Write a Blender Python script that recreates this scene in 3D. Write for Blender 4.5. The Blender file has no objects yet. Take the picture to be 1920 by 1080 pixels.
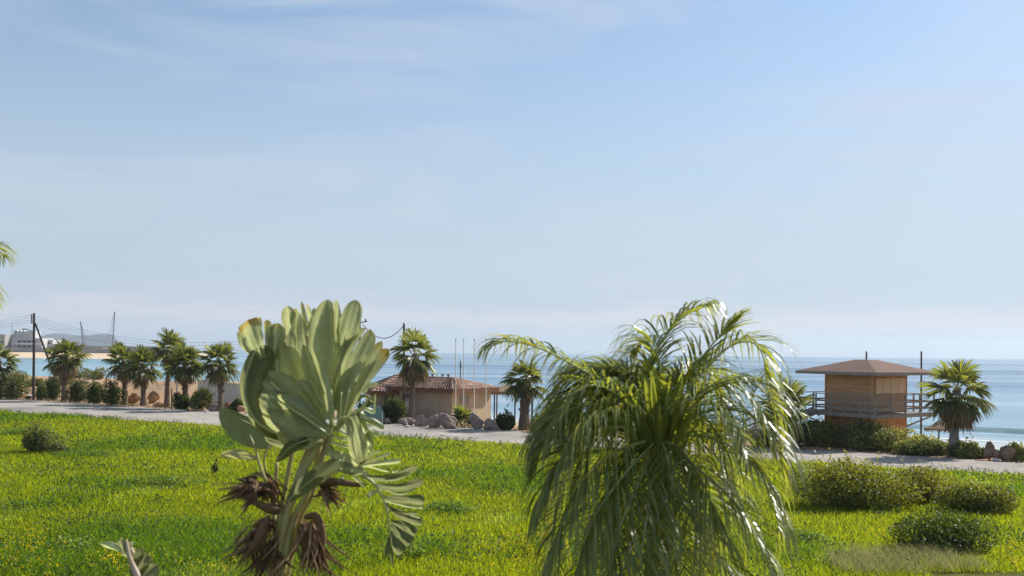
import bpy, bmesh, math, random
import numpy as np
from mathutils import Vector, Matrix

C = bpy.context.scene.collection
S = bpy.context.scene
R = math.radians

# ------------------------------------------------------------------ camera, sky, sun, exposure
F = 1844.0            # focal length in pixels of the 1920 wide photograph
EYE = 6.0             # eye height over the field
ROLL = 0.0105
HY = 661.0            # pixel row of the horizon at mid frame
CX = Vector((math.cos(ROLL), 0, math.sin(ROLL)))
CU = Vector((-math.sin(ROLL), 0, math.cos(ROLL)))
EYEP = Vector((0, 0, EYE))

cam = bpy.data.cameras.new('camera')
cam.sensor_width = 36.0
cam.lens = F / 1920 * 36
cam.shift_y = (HY - 540) / 1920
cam.clip_start = 0.1
cam.clip_end = 30000
cam.dof.use_dof = True
cam.dof.focus_distance = 62
cam.dof.aperture_fstop = 2.0
camo = bpy.data.objects.new('camera', cam)
C.objects.link(camo)
camo.matrix_world = Matrix(((CX.x, CU.x, 0, 0), (CX.y, CU.y, -1, 0), (CX.z, CU.z, 0, EYE), (0, 0, 0, 1)))
S.camera = camo

SUN_AZ, SUN_EL = 56.0, 40.0          # azimuth clockwise from the view direction (+Y)
sdir = Vector((math.sin(R(SUN_AZ)) * math.cos(R(SUN_EL)), math.cos(R(SUN_AZ)) * math.cos(R(SUN_EL)), math.sin(R(SUN_EL))))
sun = bpy.data.lights.new('sun', 'SUN')
sun.energy = 4.3
sun.angle = R(0.53)
sun.color = (1.0, 0.95, 0.87)
suno = bpy.data.objects.new('sun', sun)
C.objects.link(suno)
suno.rotation_euler = (-sdir).to_track_quat('-Z', 'Y').to_euler()
suno.location = sdir * 200

W = bpy.data.worlds.new('World')
S.world = W
W.use_nodes = True
wn, wl = W.node_tree.nodes, W.node_tree.links
wn.clear()
wo = wn.new('ShaderNodeOutputWorld')
bg = wn.new('ShaderNodeBackground')
bg.inputs['Strength'].default_value = 0.093
sky = wn.new('ShaderNodeTexSky')
sky.sky_type = 'NISHITA'
sky.sun_disc = False
sky.sun_elevation = R(SUN_EL)
sky.sun_rotation = R(SUN_AZ)
sky.altitude = 0
sky.air_density = 1.0
sky.dust_density = 0.6
sky.ozone_density = 2.5
tc = wn.new('ShaderNodeTexCoord')
mp = wn.new('ShaderNodeMapping')
mp.inputs['Scale'].default_value = (1.6, 1.6, 9.0)
mp.inputs['Rotation'].default_value = (R(4), R(-7), 0)
wl.new(tc.outputs['Generated'], mp.inputs['Vector'])
nz = wn.new('ShaderNodeTexNoise')
nz.inputs['Scale'].default_value = 1.7
nz.inputs['Detail'].default_value = 8
nz.inputs['Roughness'].default_value = 0.55
nz.inputs['Distortion'].default_value = 0.6
wl.new(mp.outputs['Vector'], nz.inputs['Vector'])
cr = wn.new('ShaderNodeMapRange')
cr.interpolation_type = 'SMOOTHSTEP'
cr.inputs[1].default_value = 0.38
cr.inputs[2].default_value = 0.64
cr.inputs[3].default_value = 0.0
cr.inputs[4].default_value = 0.5
wl.new(nz.outputs['Fac'], cr.inputs[0])
# a low broken bank of pinkish cloud just over the sea
sep = wn.new('ShaderNodeSeparateXYZ')
wl.new(tc.outputs['Generated'], sep.inputs[0])
mp2 = wn.new('ShaderNodeMapping')
mp2.inputs['Scale'].default_value = (7, 7, 60)
wl.new(tc.outputs['Generated'], mp2.inputs['Vector'])
nz2 = wn.new('ShaderNodeTexNoise')
nz2.inputs['Scale'].default_value = 1.5
nz2.inputs['Detail'].default_value = 7
nz2.inputs['Roughness'].default_value = 0.6
wl.new(mp2.outputs['Vector'], nz2.inputs['Vector'])
add = wn.new('ShaderNodeMath'); add.operation = 'MULTIPLY_ADD'
wl.new(nz2.outputs['Fac'], add.inputs[0]); add.inputs[1].default_value = 0.052
wl.new(sep.outputs['Z'], add.inputs[2])
band = wn.new('ShaderNodeValToRGB')
el = band.color_ramp.elements
el[0].position = 0.044; el[0].color = (0, 0, 0, 1)
el[1].position = 0.056; el[1].color = (1, 1, 1, 1)
e = el.new(0.068); e.color = (0.75, 0.75, 0.75, 1)
e = el.new(0.0725); e.color = (0, 0, 0, 1)
wl.new(add.outputs[0], band.inputs[0])
bm_ = wn.new('ShaderNodeMath'); bm_.operation = 'MULTIPLY'; bm_.inputs[1].default_value = 0.75
wl.new(band.outputs['Color'], bm_.inputs[0])
tint = wn.new('ShaderNodeMix'); tint.data_type = 'RGBA'; tint.blend_type = 'MULTIPLY'
tint.inputs['Factor'].default_value = 1.0
tint.inputs['B'].default_value = (0.91, 0.955, 0.95, 1)
wl.new(sky.outputs['Color'], tint.inputs['A'])
mx = wn.new('ShaderNodeMix'); mx.data_type = 'RGBA'
mx.inputs['B'].default_value = (4.1, 4.55, 5.3, 1)
wl.new(cr.outputs[0], mx.inputs['Factor'])

# thin bright sea haze veil, thickest at the horizon
vr = wn.new('ShaderNodeMapRange'); vr.interpolation_type = 'SMOOTHSTEP'
vr.inputs[1].default_value = 0.0; vr.inputs[2].default_value = 0.4; vr.inputs[3].default_value = 0.95; vr.inputs[4].default_value = 0.1
wl.new(sep.outputs['Z'], vr.inputs[0])
vm = wn.new('ShaderNodeMix'); vm.data_type = 'RGBA'; vm.inputs['B'].default_value = (3.45, 4.05, 4.75, 1)
wl.new(vr.outputs[0], vm.inputs['Factor']); wl.new(tint.outputs['Result'], vm.inputs['A'])
mx2 = wn.new('ShaderNodeMix'); mx2.data_type = 'RGBA'
mx2.inputs['B'].default_value = (4.9, 4.85, 5.15, 1)
wl.new(bm_.outputs[0], mx2.inputs['Factor'])
wl.new(vm.outputs['Result'], mx.inputs['A'])
wl.new(mx.outputs['Result'], mx2.inputs['A'])
wl.new(mx2.outputs['Result'], bg.inputs['Color'])
wl.new(bg.outputs[0], wo.inputs['Surface'])

S.view_settings.view_transform = 'Standard'
S.view_settings.look = 'None'
S.view_settings.exposure = 0.68
S.view_settings.gamma = 1.0
S.view_settings.use_curve_mapping = False
S.cycles.max_bounces = 8
S.cycles.transparent_max_bounces = 8
S.cycles.volume_bounces = 0
S.cycles.sample_clamp_indirect = 6

# ------------------------------------------------------------------ placing
def at(px, py, d):
    px, py, d = float(px), float(py), float(d)
    u, v = (px - 960) / F, (HY - py) / F
    return EYEP + d * (CX * u + CU * v + Vector((0, 1, 0)))

def depth_at(px, py, z=0.0):
    v = ((px - 960) * math.sin(ROLL) + (HY - py) * math.cos(ROLL)) / F
    return (z - EYE) / v

def gp(px, py, z=0.0):
    return at(px, py, depth_at(px, py, z))

rng = np.random.default_rng(7)
_lat = rng.random((256, 256))
def vnoise(x, y, sc=1.0, oct=3):
    x = np.asarray(x, float) / sc; y = np.asarray(y, float) / sc
    out = 0; amp = 1; tot = 0
    for _ in range(oct):
        xi = np.floor(x).astype(int); yi = np.floor(y).astype(int)
        fx = x - xi; fy = y - yi
        fx = fx * fx * (3 - 2 * fx); fy = fy * fy * (3 - 2 * fy)
        a = _lat[xi & 255, yi & 255]; b = _lat[(xi + 1) & 255, yi & 255]
        c = _lat[xi & 255, (yi + 1) & 255]; d = _lat[(xi + 1) & 255, (yi + 1) & 255]
        out = out + amp * ((a * (1 - fx) + b * fx) * (1 - fy) + (c * (1 - fx) + d * fx) * fy)
        tot += amp; amp *= 0.5; x = x * 2.03 + 17.3; y = y * 2.03 + 9.1
    return out / tot

# the road: far edge and near edge lines, s = metres beyond the far edge, r = metres along it
FA, FB = gp(0, 747), gp(1900, 868)
NA, NB = gp(0, 772), gp(1900, 891)
def line_s(A, B):
    d = np.array((B.x - A.x, B.y - A.y)); d /= np.linalg.norm(d)
    n = np.array((-d[1], d[0]))
    return np.array((A.x, A.y)), d, n
_fo, _fd, _fn = line_s(FA, FB)
_no, _nd, _nn = line_s(NA, NB)
def s_far(x, y):
    return (np.asarray(x) - _fo[0]) * _fn[0] + (np.asarray(y) - _fo[1]) * _fn[1]
def s_near(x, y):
    return (np.asarray(x) - _no[0]) * _nn[0] + (np.asarray(y) - _no[1]) * _nn[1]
def sstep(a, b, x):
    t = np.clip((np.asarray(x, float) - a) / (b - a), 0, 1)
    return t * t * (3 - 2 * t)
SEA = -2.5
def ground_z(x, y):
    x = np.asarray(x, float); y = np.asarray(y, float)
    s = s_far(x, y)
    z = -1.5 * sstep(4, 17, s) - 1.2 * sstep(18, 44, s) - 5 * sstep(44, 300, s)
    left = 1 - sstep(-34, -14, x)
    bump = sstep(3, 16, s) * (1 - sstep(24, 50, s))
    z = z + left * bump * (2.6 + 1.3 * vnoise(x, y, 7, 3))
    z = z + (vnoise(x, y, 9, 3) - 0.5) * 0.3 * (s_near(x, y) < -2)
    z = z + (vnoise(x, y, 1.3, 2) - 0.5) * 0.25 * sstep(2, 6, s)
    return z
def on_ground(px, py):
    p = gp(px, py)
    return Vector((p.x, p.y, float(ground_z(p.x, p.y))))

# ------------------------------------------------------------------ objects
def tag(o, label=None, cat=None, group=None, kind=None):
    if label: o['label'] = label
    if cat: o['category'] = cat
    if group: o['group'] = group
    if kind: o['kind'] = kind
    return o
def empty(name, loc, label=None, cat=None, group=None, rz=0):
    o = bpy.data.objects.new(name, None)
    o.empty_display_size = 0.2
    C.objects.link(o)
    o.location = loc; o.rotation_euler = (0, 0, rz)
    return tag(o, label, cat, group)

def np_mesh(name, V, quads, mats, parent=None, smooth=False, attr=None, uvattr=None, mi=None):
    V = np.asarray(V, np.float32).reshape(-1, 3); quads = np.asarray(quads, np.int32)
    n, k = quads.shape
    me = bpy.data.meshes.new(name)
    me.vertices.add(len(V)); me.vertices.foreach_set('co', V.ravel())
    me.loops.add(n * k); me.loops.foreach_set('vertex_index', quads.ravel())
    me.polygons.add(n); me.polygons.foreach_set('loop_start', np.arange(n, dtype=np.int32) * k)
    if smooth: me.polygons.foreach_set('use_smooth', np.ones(n, bool))
    for m in (mats if isinstance(mats, (list, tuple)) else [mats]): me.materials.append(m)
    if mi is not None: me.polygons.foreach_set('material_index', np.asarray(mi, np.int32))
    if attr is not None:
        a = me.color_attributes.new('tint', 'FLOAT_COLOR', 'POINT')
        c = np.ones((len(V), 4), np.float32); c[:, :3] = attr
        a.data.foreach_set('color', c.ravel())
    me.update(calc_edges=True)
    o = bpy.data.objects.new(name, me)
    C.objects.link(o)
    if parent: o.parent = parent
    return o

class MB:
    def __init__(s): s.v = []; s.f = []; s.m = []; s.a = []; s.mi = 0; s.t = (1, 1, 1)
    def V(s, p): s.v.append(tuple(p)); s.a.append(s.t); return len(s.v) - 1
    def Fc(s, idx): s.f.append(tuple(idx)); s.m.append(s.mi)
    def box(s, c, size, rz=0, M=None):
        x, y, z = (q / 2 for q in size)
        T = M if M else Matrix.Translation(c) @ Matrix.Rotation(rz, 4, 'Z')
        if M: T = Matrix.Translation(c) @ M
        i = [s.V(T @ Vector((a * x, b * y, d * z))) for d in (-1, 1) for a, b in ((-1, -1), (1, -1), (1, 1), (-1, 1))]
        for q in ((3, 2, 1, 0), (4, 5, 6, 7), (0, 1, 5, 4), (1, 2, 6, 5), (2, 3, 7, 6), (3, 0, 4, 7)):
            s.Fc([i[k] for k in q])
    def tube(s, pts, rad, n=8, cap=True):
        pts = [Vector(p) for p in pts]
        rad = rad if isinstance(rad, (list, tuple)) else [rad] * len(pts)
        ref = None; rings = []
        for k, p in enumerate(pts):
            t = (pts[min(k + 1, len(pts) - 1)] - pts[max(k - 1, 0)]).normalized()
            if ref is None: ref = Vector((1, 0, 0)) if abs(t.x) < .8 else Vector((0, 1, 0))
            a = (ref - t * ref.dot(t)).normalized(); b = t.cross(a); ref = a
            rings.append([s.V(p + rad[k] * (math.cos(2 * math.pi * j / n) * a + math.sin(2 * math.pi * j / n) * b)) for j in range(n)])
        for A, B in zip(rings, rings[1:]):
            for j in range(n): s.Fc((A[j], A[(j + 1) % n], B[(j + 1) % n], B[j]))
        if cap: s.Fc(rings[0][::-1]); s.Fc(rings[-1])
    def bar(s, a, b, w, h=None):
        a, b = Vector(a), Vector(b); h = h or w
        t = (b - a).normalized(); up = Vector((0, 0, 1)) if abs(t.z) < .9 else Vector((0, 1, 0))
        x = t.cross(up).normalized(); y = x.cross(t)
        i = [s.V(p + x * (w / 2 * q) + y * (h / 2 * r)) for p in (a, b) for q, r in ((-1, -1), (1, -1), (1, 1), (-1, 1))]
        for q in ((3, 2, 1, 0), (4, 5, 6, 7), (0, 1, 5, 4), (1, 2, 6, 5), (2, 3, 7, 6), (3, 0, 4, 7)):
            s.Fc([i[k] for k in q])
    def ribbon(s, pts, side, widths, fold=None):
        L = []
        for p, w in zip(pts, widths):
            L.append((s.V(p - side * w), s.V(p + side * w)))
        for (a, b), (c, d) in zip(L, L[1:]): s.Fc((a, b, d, c))
    def build(s, name, mats, parent=None, smooth=False, attr=True):
        me = bpy.data.meshes.new(name)
        me.from_pydata(s.v, [], s.f)
        for m in (mats if isinstance(mats, (list, tuple)) else [mats]): me.materials.append(m)
        me.polygons.foreach_set('material_index', s.m)
        if smooth: me.polygons.foreach_set('use_smooth', [True] * len(s.f))
        if attr:
            a = me.color_attributes.new('tint', 'FLOAT_COLOR', 'POINT')
            c = np.ones((len(s.v), 4), np.float32); c[:, :3] = np.array(s.a, np.float32).reshape(-1, 3)
            a.data.foreach_set('color', c.ravel())
        me.update()
        o = bpy.data.objects.new(name, me)
        C.objects.link(o)
        if parent: o.parent = parent
        return o

# ------------------------------------------------------------------ materials
def newmat(name):
    m = bpy.data.materials.new(name); m.use_nodes = True
    n, l = m.node_tree.nodes, m.node_tree.links
    n.clear()
    out = n.new('ShaderNodeOutputMaterial'); p = n.new('ShaderNodeBsdfPrincipled')
    l.new(p.outputs[0], out.inputs['Surface'])
    return m, n, l, out, p
def rgba(c): return (c[0], c[1], c[2], 1)
def noise_fac(n, l, scale, stretch=(1, 1, 1), detail=6, lo=.35, hi=.65, rough=.6, obj=True):
    t = n.new('ShaderNodeTexCoord'); mp = n.new('ShaderNodeMapping')
    mp.inputs['Scale'].default_value = stretch
    l.new(t.outputs['Object' if obj else 'Generated'], mp.inputs['Vector'])
    z = n.new('ShaderNodeTexNoise'); z.inputs['Scale'].default_value = scale
    z.inputs['Detail'].default_value = detail; z.inputs['Roughness'].default_value = rough
    l.new(mp.outputs[0], z.inputs['Vector'])
    r = n.new('ShaderNodeMapRange'); r.inputs[1].default_value = lo; r.inputs[2].default_value = hi
    l.new(z.outputs['Fac'], r.inputs[0])
    return r.outputs[0], z.outputs['Fac']
def mixc(n, l, fac, a, b, blend='MIX'):
    m = n.new('ShaderNodeMix'); m.data_type = 'RGBA'; m.blend_type = blend
    for s, v in (('Factor', fac), ('A', a), ('B', b)):
        if hasattr(v, 'is_linked') or hasattr(v, 'links'): l.new(v, m.inputs[s])
        elif s == 'Factor': m.inputs[s].default_value = v
        else: m.inputs[s].default_value = rgba(v)
    return m.outputs['Result']
def plain(name, c1, c2=None, scale=4, stretch=(1, 1, 1), rough=.85, bump=0, spec=.3, c3=None, scale3=.6, tint=False):
    m, n, l, out, p = newmat(name)
    c2 = c2 or tuple(x * .7 for x in c1)
    f, raw = noise_fac(n, l, scale, stretch)
    col = mixc(n, l, f, c1, c2)
    if c3:
        f3, _ = noise_fac(n, l, scale3, (1, 1, 1), 4, .45, .7)
        col = mixc(n, l, f3, col, c3)
    if tint:
        a = n.new('ShaderNodeAttribute'); a.attribute_name = 'tint'
        col = mixc(n, l, 1.0, col, a.outputs['Color'], 'MULTIPLY')
    l.new(col, p.inputs['Base Color'])
    p.inputs['Roughness'].default_value = rough
    p.inputs['Specular IOR Level'].default_value = spec
    if bump:
        b = n.new('ShaderNodeBump'); b.inputs['Strength'].default_value = bump; b.inputs['Distance'].default_value = .05
        l.new(raw, b.inputs['Height']); l.new(b.outputs[0], p.inputs['Normal'])
    return m
def leafmat(name, top, under=None, trans=None, tfac=.4, rough=.45, spec=.5, edge=None, veins=0):
    """two-sided leaf: darker upper face, paler under face, light passing through; 'tint' attribute varies it"""
    m, n, l, out, p = newmat(name)
    under = under or top; trans = trans or tuple(min(1, x * 1.6) for x in top)
    a = n.new('ShaderNodeAttribute'); a.attribute_name = 'tint'
    g = n.new('ShaderNodeNewGeometry')
    col = mixc(n, l, g.outputs['Backfacing'], top, under)
    f, raw = noise_fac(n, l, 3.0, (1, 1, 1), 4, .3, .7)
    col = mixc(n, l, f, col, mixc(n, l, 1.0, col, (.72, .78, .6), 'MULTIPLY'))
    tc_ = a.outputs['Color']
    if edge:      # dried leaf edges: the tint's blue channel is the dryness
        sp = n.new('ShaderNodeSeparateColor'); l.new(a.outputs['Color'], sp.inputs[0])
        dry = sp.outputs[2]
        col = mixc(n, l, dry, col, edge)
        tr = mixc(n, l, dry, trans, edge)
        cb = n.new('ShaderNodeCombineColor'); l.new(sp.outputs[0], cb.inputs[0]); l.new(sp.outputs[0], cb.inputs[1]); l.new(sp.outputs[0], cb.inputs[2])
        tc_ = cb.outputs[0]
        # fine parallel veins across the blade, the green channel runs along the midrib
        wv = n.new('ShaderNodeMath'); wv.operation = 'SINE'
        mu = n.new('ShaderNodeMath'); mu.operation = 'MULTIPLY'; mu.inputs[1].default_value = 420
        l.new(sp.outputs[1], mu.inputs[0]); l.new(mu.outputs[0], wv.inputs[0])
        mr = n.new('ShaderNodeMapRange'); mr.inputs[1].default_value = -1; mr.inputs[2].default_value = 1
        mr.inputs[3].default_value = .82; mr.inputs[4].default_value = 1.08
        l.new(wv.outputs[0], mr.inputs[0])
        cv = n.new('ShaderNodeCombineColor')
        for q in range(3): l.new(mr.outputs[0], cv.inputs[q])
        col = mixc(n, l, 1.0, col, cv.outputs[0], 'MULTIPLY'); tr = mixc(n, l, 1.0, tr, cv.outputs[0], 'MULTIPLY')
    else:
        tr = mixc(n, l, 0.0, trans, trans)
    col = mixc(n, l, 1.0, col, tc_, 'MULTIPLY'); tr = mixc(n, l, 1.0, tr, tc_, 'MULTIPLY')
    l.new(col, p.inputs['Base Color'])
    p.inputs['Roughness'].default_value = rough; p.inputs['Specular IOR Level'].default_value = spec
    t = n.new('ShaderNodeBsdfTranslucent'); l.new(tr, t.inputs['Color'])
    ms = n.new('ShaderNodeMixShader'); ms.inputs[0].default_value = tfac
    l.new(p.outputs[0], ms.inputs[1]); l.new(t.outputs[0], ms.inputs[2]); l.new(ms.outputs[0], out.inputs['Surface'])
    return m

M = dict(
    grass=leafmat('grass', (.13, .185, .010), None, (.35, .475, .015), .5, .6, .1),
    drygrass=leafmat('dry_grass', (.26, .25, .11), None, (.30, .28, .10), .4, .7, .2),
    weed=leafmat('weed_leaf', (.07, .12, .02), (.11, .16, .05), (.18, .28, .02), .4, .5, .3),
    petals=leafmat('yellow_petals', (.75, .55, .01), None, (.8, .6, .01), .4, .6, .2),
    shrub=leafmat('shrub_leaf', (.07, .09, .022), (.10, .12, .045), (.21, .23, .025), .34, .5, .35),
    hedge=leafmat('hedge_leaf', (.042, .06, .02), (.065, .085, .036), (.13, .16, .025), .3, .5, .25),
    sage=leafmat('grey_green_leaf', (.13, .145, .07), (.18, .19, .11), (.25, .26, .06), .34, .55, .3),
    fan=leafmat('fan_palm_leaf', (.085, .105, .045), (.125, .14, .08), (.28, .30, .045), .34, .42, .5),
    skirt=leafmat('dead_fan_leaf', (.30, .22, .13), (.35, .26, .16), (.32, .22, .11), .25, .8, .2),
    queen=leafmat('feather_leaflet', (.145, .18, .06), (.20, .23, .115), (.46, .49, .05), .38, .38, .6),
    blade=leafmat('paddle_blade', (.055, .105, .028), (.40, .42, .27), (.55, .58, .25), .56, .4, .45, edge=(.62, .38, .03)),
    rib=plain('midrib', (.42, .45, .2), (.34, .36, .14), 9, (1, 1, .3), .45, 0, .5),
    stalk=plain('leaf_stalk', (.46, .43, .16), (.32, .27, .11), 14, (1, 1, .12), .5, .2, .4, (.26, .15, .08), 1.4),
    husk=leafmat('dry_flower_husk', (.20, .12, .07), (.29, .185, .115), (.30, .16, .08), .15, .75, .25),
    tongue=plain('pale_dry_petal', (.55, .45, .36), (.4, .28, .2), 8, rough=.7),
    bark=plain('palm_bark', (.20, .15, .115), (.11, .08, .06), 5, (1, 1, 5), .95, .9, .1),
    greybark=plain('grey_bark', (.25, .235, .21), (.15, .14, .125), 4, (1, 1, 3), .95, .5, .1),
    twig=plain('twig', (.12, .09, .06), (.07, .05, .035), 8, rough=.9),
    pole=plain('weathered_pole', (.11, .085, .075), (.07, .055, .05), 3, (1, 1, .2), .9, .3, .15),
    whitepole=plain('white_pole', (.78, .76, .72), (.66, .63, .6), 2, (1, 1, .4), .5, 0, .4),
    wire=plain('wire', (.06, .06, .07), rough=.6),
    metal=plain('grey_metal', (.32, .33, .35), rough=.5),
    rock=plain('pink_boulder', (.28, .215, .18), (.17, .13, .11), 1.6, (1, 1, 1), .95, .9, .15, (.42, .36, .31), .7),
    brownrock=plain('brown_boulder', (.24, .165, .115), (.13, .09, .065), 2.2, (1, 1, 1), .95, .9, .15, (.3, .23, .17), .8),
    redrock=plain('orange_boulder', (.42, .25, .15), (.26, .14, .08), 1.8, (1, 1, 1), .95, .9, .15, (.5, .36, .24), .8),
    stone=plain('pale_stone', (.6, .57, .53), rough=.9, bump=.4),
    plaster=plain('lit_beige_plaster', (.52, .40, .26), (.47, .355, .23), 1.2, (1, 1, .5), .95, .1, .1, (.40, .31, .21), .35),  # house plaster with the warm light of the right wall put into its colour
    shadeplaster=plain('shaded_beige_plaster', (.38, .31, .23), (.33, .27, .2), 1.2, (1, 1, .5), .95, .1, .1, (.27, .22, .17), .35),  # same plaster greyed, shade of the left walls put into its colour
    whiteplaster=plain('white_plaster', (.50, .495, .49), (.43, .42, .42), .5, (1, 1, .4), .95, 0, .1),
    whitewall=plain('white_wall_paint', (.80, .785, .77), (.72, .7, .68), .9, (1, 1, .5), .9, 0, .1),
    fascia=plain('brown_fascia', (.17, .075, .035), (.12, .05, .025), 4, (1, 1, 1), .7),
    glass=plain('dark_window', (.03, .035, .04), (.05, .055, .06), 1, rough=.15, spec=.6),
    cedar=None, thatch=plain('dry_thatch', (.30, .23, .15), (.17, .125, .08), 16, (1, 1, .2), .95, .9, .1),
    deckwood=plain('weathered_deck', (.34, .30, .265), (.22, .19, .165), 5, (1, 1, 1), .85, .3, .2),
    sheet=plain('roof_felt', (.15, .09, .066), (.122, .074, .056), 1.2, (1, 1, 1), .85, .1, .2, (.18, .11, .084), .5),
    bin=plain('green_bin', (.16, .27, .22), (.13, .22, .18), 1.5, rough=.45, spec=.5),
    red=plain('red_stripe', (.5, .06, .03), rough=.5),
    cone=plain('orange_cone', (.75, .09, .015), rough=.5),
    white=plain('white_paint', (.8, .79, .77), rough=.6),
    navy=plain('navy_sack', (.025, .035, .075), rough=.45, spec=.5),
    seawall=plain('grey_sea_wall', (.36, .33, .31), (.28, .26, .25), .15, (1, 1, 1), .95),
    crane=plain('crane_paint', (.10, .11, .14), rough=.6),
    hill=plain('hill_scrub', (.05, .055, .045), (.09, .085, .065), .004, (1, 1, 1), 1.0),
)

def mk_cedar():
    m, n, l, out, p = newmat('cedar_boards')
    f, raw = noise_fac(n, l, 1.8, (.5, .5, 4), 6, .35, .65)
    col = mixc(n, l, f, (.74, .42, .205), (.50, .275, .13))
    t = n.new('ShaderNodeTexCoord'); sp = n.new('ShaderNodeSeparateXYZ'); l.new(t.outputs['Object'], sp.inputs[0])
    # bleached grey weathering in a band at railing height
    r = n.new('ShaderNodeMapRange'); r.interpolation_type = 'SMOOTHSTEP'
    r.inputs[1].default_value = 1.7; r.inputs[2].default_value = .9
    l.new(sp.outputs['Z'], r.inputs[0])
    r2 = n.new('ShaderNodeMapRange'); r2.inputs[1].default_value = -.05; r2.inputs[2].default_value = 0.0
    l.new(sp.outputs['Z'], r2.inputs[0])
    mu = n.new('ShaderNodeMath'); mu.operation = 'MULTIPLY'; l.new(r.outputs[0], mu.inputs[0]); l.new(r2.outputs[0], mu.inputs[1])
    mu2 = n.new('ShaderNodeMath'); mu2.operation = 'MULTIPLY'; mu2.inputs[1].default_value = .48; l.new(mu.outputs[0], mu2.inputs[0])
    f2, _ = noise_fac(n, l, 3, (1, 1, 6), 5, .3, .7)
    col = mixc(n, l, mu2.outputs[0], col, mixc(n, l, f2, (.30, .25, .20), (.21, .18, .15)))
    l.new(col, p.inputs['Base Color']); p.inputs['Roughness'].default_value = .8
    p.inputs['Specular IOR Level'].default_value = .25
    return m
M['cedar'] = mk_cedar()
M['panel'] = plain('pale_shutter_board', (.78, .57, .37), (.66, .47, .30), 2.5, (1, 1, 8), .8, .1, .2)

def mk_tile():
    m, n, l, out, p = newmat('clay_tiles')
    f, raw = noise_fac(n, l, 3.5, (1, 1, 1), 5, .3, .7)
    col = mixc(n, l, f, (.25, .155, .115), (.155, .095, .072))
    f2, _ = noise_fac(n, l, 14, (1, 1, 1), 2, .5, .62)
    col = mixc(n, l, f2, col, (.36, .24, .18))
    a = n.new('ShaderNodeAttribute'); a.attribute_name = 'tint'
    col = mixc(n, l, 1.0, col, a.outputs['Color'], 'MULTIPLY')
    l.new(col, p.inputs['Base Color']); p.inputs['Roughness'].default_value = .85
    p.inputs['Specular IOR Level'].default_value = .25
    return m
M['tile'] = mk_tile()

def mk_ground():
    m, n, l, out, p = newmat('earth')
    a = n.new('ShaderNodeAttribute'); a.attribute_name = 'tint'
    sp = n.new('ShaderNodeSeparateColor'); l.new(a.outputs['Color'], sp.inputs[0])
    f, raw = noise_fac(n, l, .35, (1, 1, 1), 8, .35, .65)
    field = mixc(n, l, f, (.06, .065, .012), (.10, .11, .015))
    f2, raw2 = noise_fac(n, l, .6, (1, 1, 1), 9, .3, .7)
    f4, _ = noise_fac(n, l, .9, (1, 1, 2), 8, .5, .62)
    sand = mixc(n, l, f2, (.46, .35, .235), (.33, .23, .145))
    sand = mixc(n, l, f4, sand, (.20, .14, .085))
    f3, _ = noise_fac(n, l, .25, (1, 1, 1), 8, .4, .6)
    dirt = mixc(n, l, f3, (.40, .24, .13), (.33, .235, .15))
    col = mixc(n, l, sp.outputs[0], field, dirt)
    col = mixc(n, l, sp.outputs[1], col, sand)
    l.new(col, p.inputs['Base Color']); p.inputs['Roughness'].default_value = 1
    p.inputs['Specular IOR Level'].default_value = .1
    b = n.new('ShaderNodeBump'); b.inputs['Strength'].default_value = .6; b.inputs['Distance'].default_value = .3
    l.new(raw2, b.inputs['Height']); l.new(b.outputs[0], p.inputs['Normal'])
    return m
def mk_road():
    m, n, l, out, p = newmat('worn_asphalt')
    f, raw = noise_fac(n, l, .22, (1, 1, 1), 9, .35, .68, .65)
    col = mixc(n, l, f, (.37, .335, .295), (.25, .228, .205))
    f2, raw2 = noise_fac(n, l, 1.1, (1, 1, 1), 6, .55, .7)
    col = mixc(n, l, f2, col, (.45, .40, .34))
    f3, _ = noise_fac(n, l, .09, (1, 1, 1), 6, .5, .72)
    col = mixc(n, l, f3, col, (.19, .178, .168))
    l.new(col, p.inputs['Base Color']); p.inputs['Roughness'].default_value = .95
    p.inputs['Specular IOR Level'].default_value = .15
    b = n.new('ShaderNodeBump'); b.inputs['Strength'].default_value = .4; b.inputs['Distance'].default_value = .05
    l.new(raw2, b.inputs['Height']); l.new(b.outputs[0], p.inputs['Normal'])
    return m
def mk_sea():
    m, n, l, out, p = newmat('sea_water')
    a = n.new('ShaderNodeAttribute'); a.attribute_name = 'tint'
    sp = n.new('ShaderNodeSeparateColor'); l.new(a.outputs['Color'], sp.inputs[0])
    f, raw = noise_fac(n, l, .0025, (.16, 1, 1), 10, .44, .58, .74)
    deep = mixc(n, l, f, (.15, .25, .34), (.05, .12, .20))
    col = mixc(n, l, sp.outputs[0], deep, (.15, .33, .39))
    col = mixc(n, l, sp.outputs[1], col, (.42, .44, .40))
    l.new(col, p.inputs['Base Color'])
    p.inputs['IOR'].default_value = 1.33
    # calm slicks and ruffled streaks
    f2, raw2 = noise_fac(n, l, .003, (.12, 1, 1), 10, .44, .56, .76)
    r = n.new('ShaderNodeMapRange'); r.inputs[3].default_value = .12; r.inputs[4].default_value = .38
    l.new(f2, r.inputs[0]); l.new(r.outputs[0], p.inputs['Roughness'])
    g, rw = noise_fac(n, l, .55, (.35, 1, 1), 5, 0, 1)
    b = n.new('ShaderNodeBump'); b.inputs['Distance'].default_value = .35
    r3 = n.new('ShaderNodeMapRange'); r3.inputs[3].default_value = .12; r3.inputs[4].default_value = .55
    l.new(f2, r3.inputs[0]); l.new(r3.outputs[0], b.inputs['Strength'])
    l.new(rw, b.inputs['Height']); l.new(b.outputs[0], p.inputs['Normal'])
    return m

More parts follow.
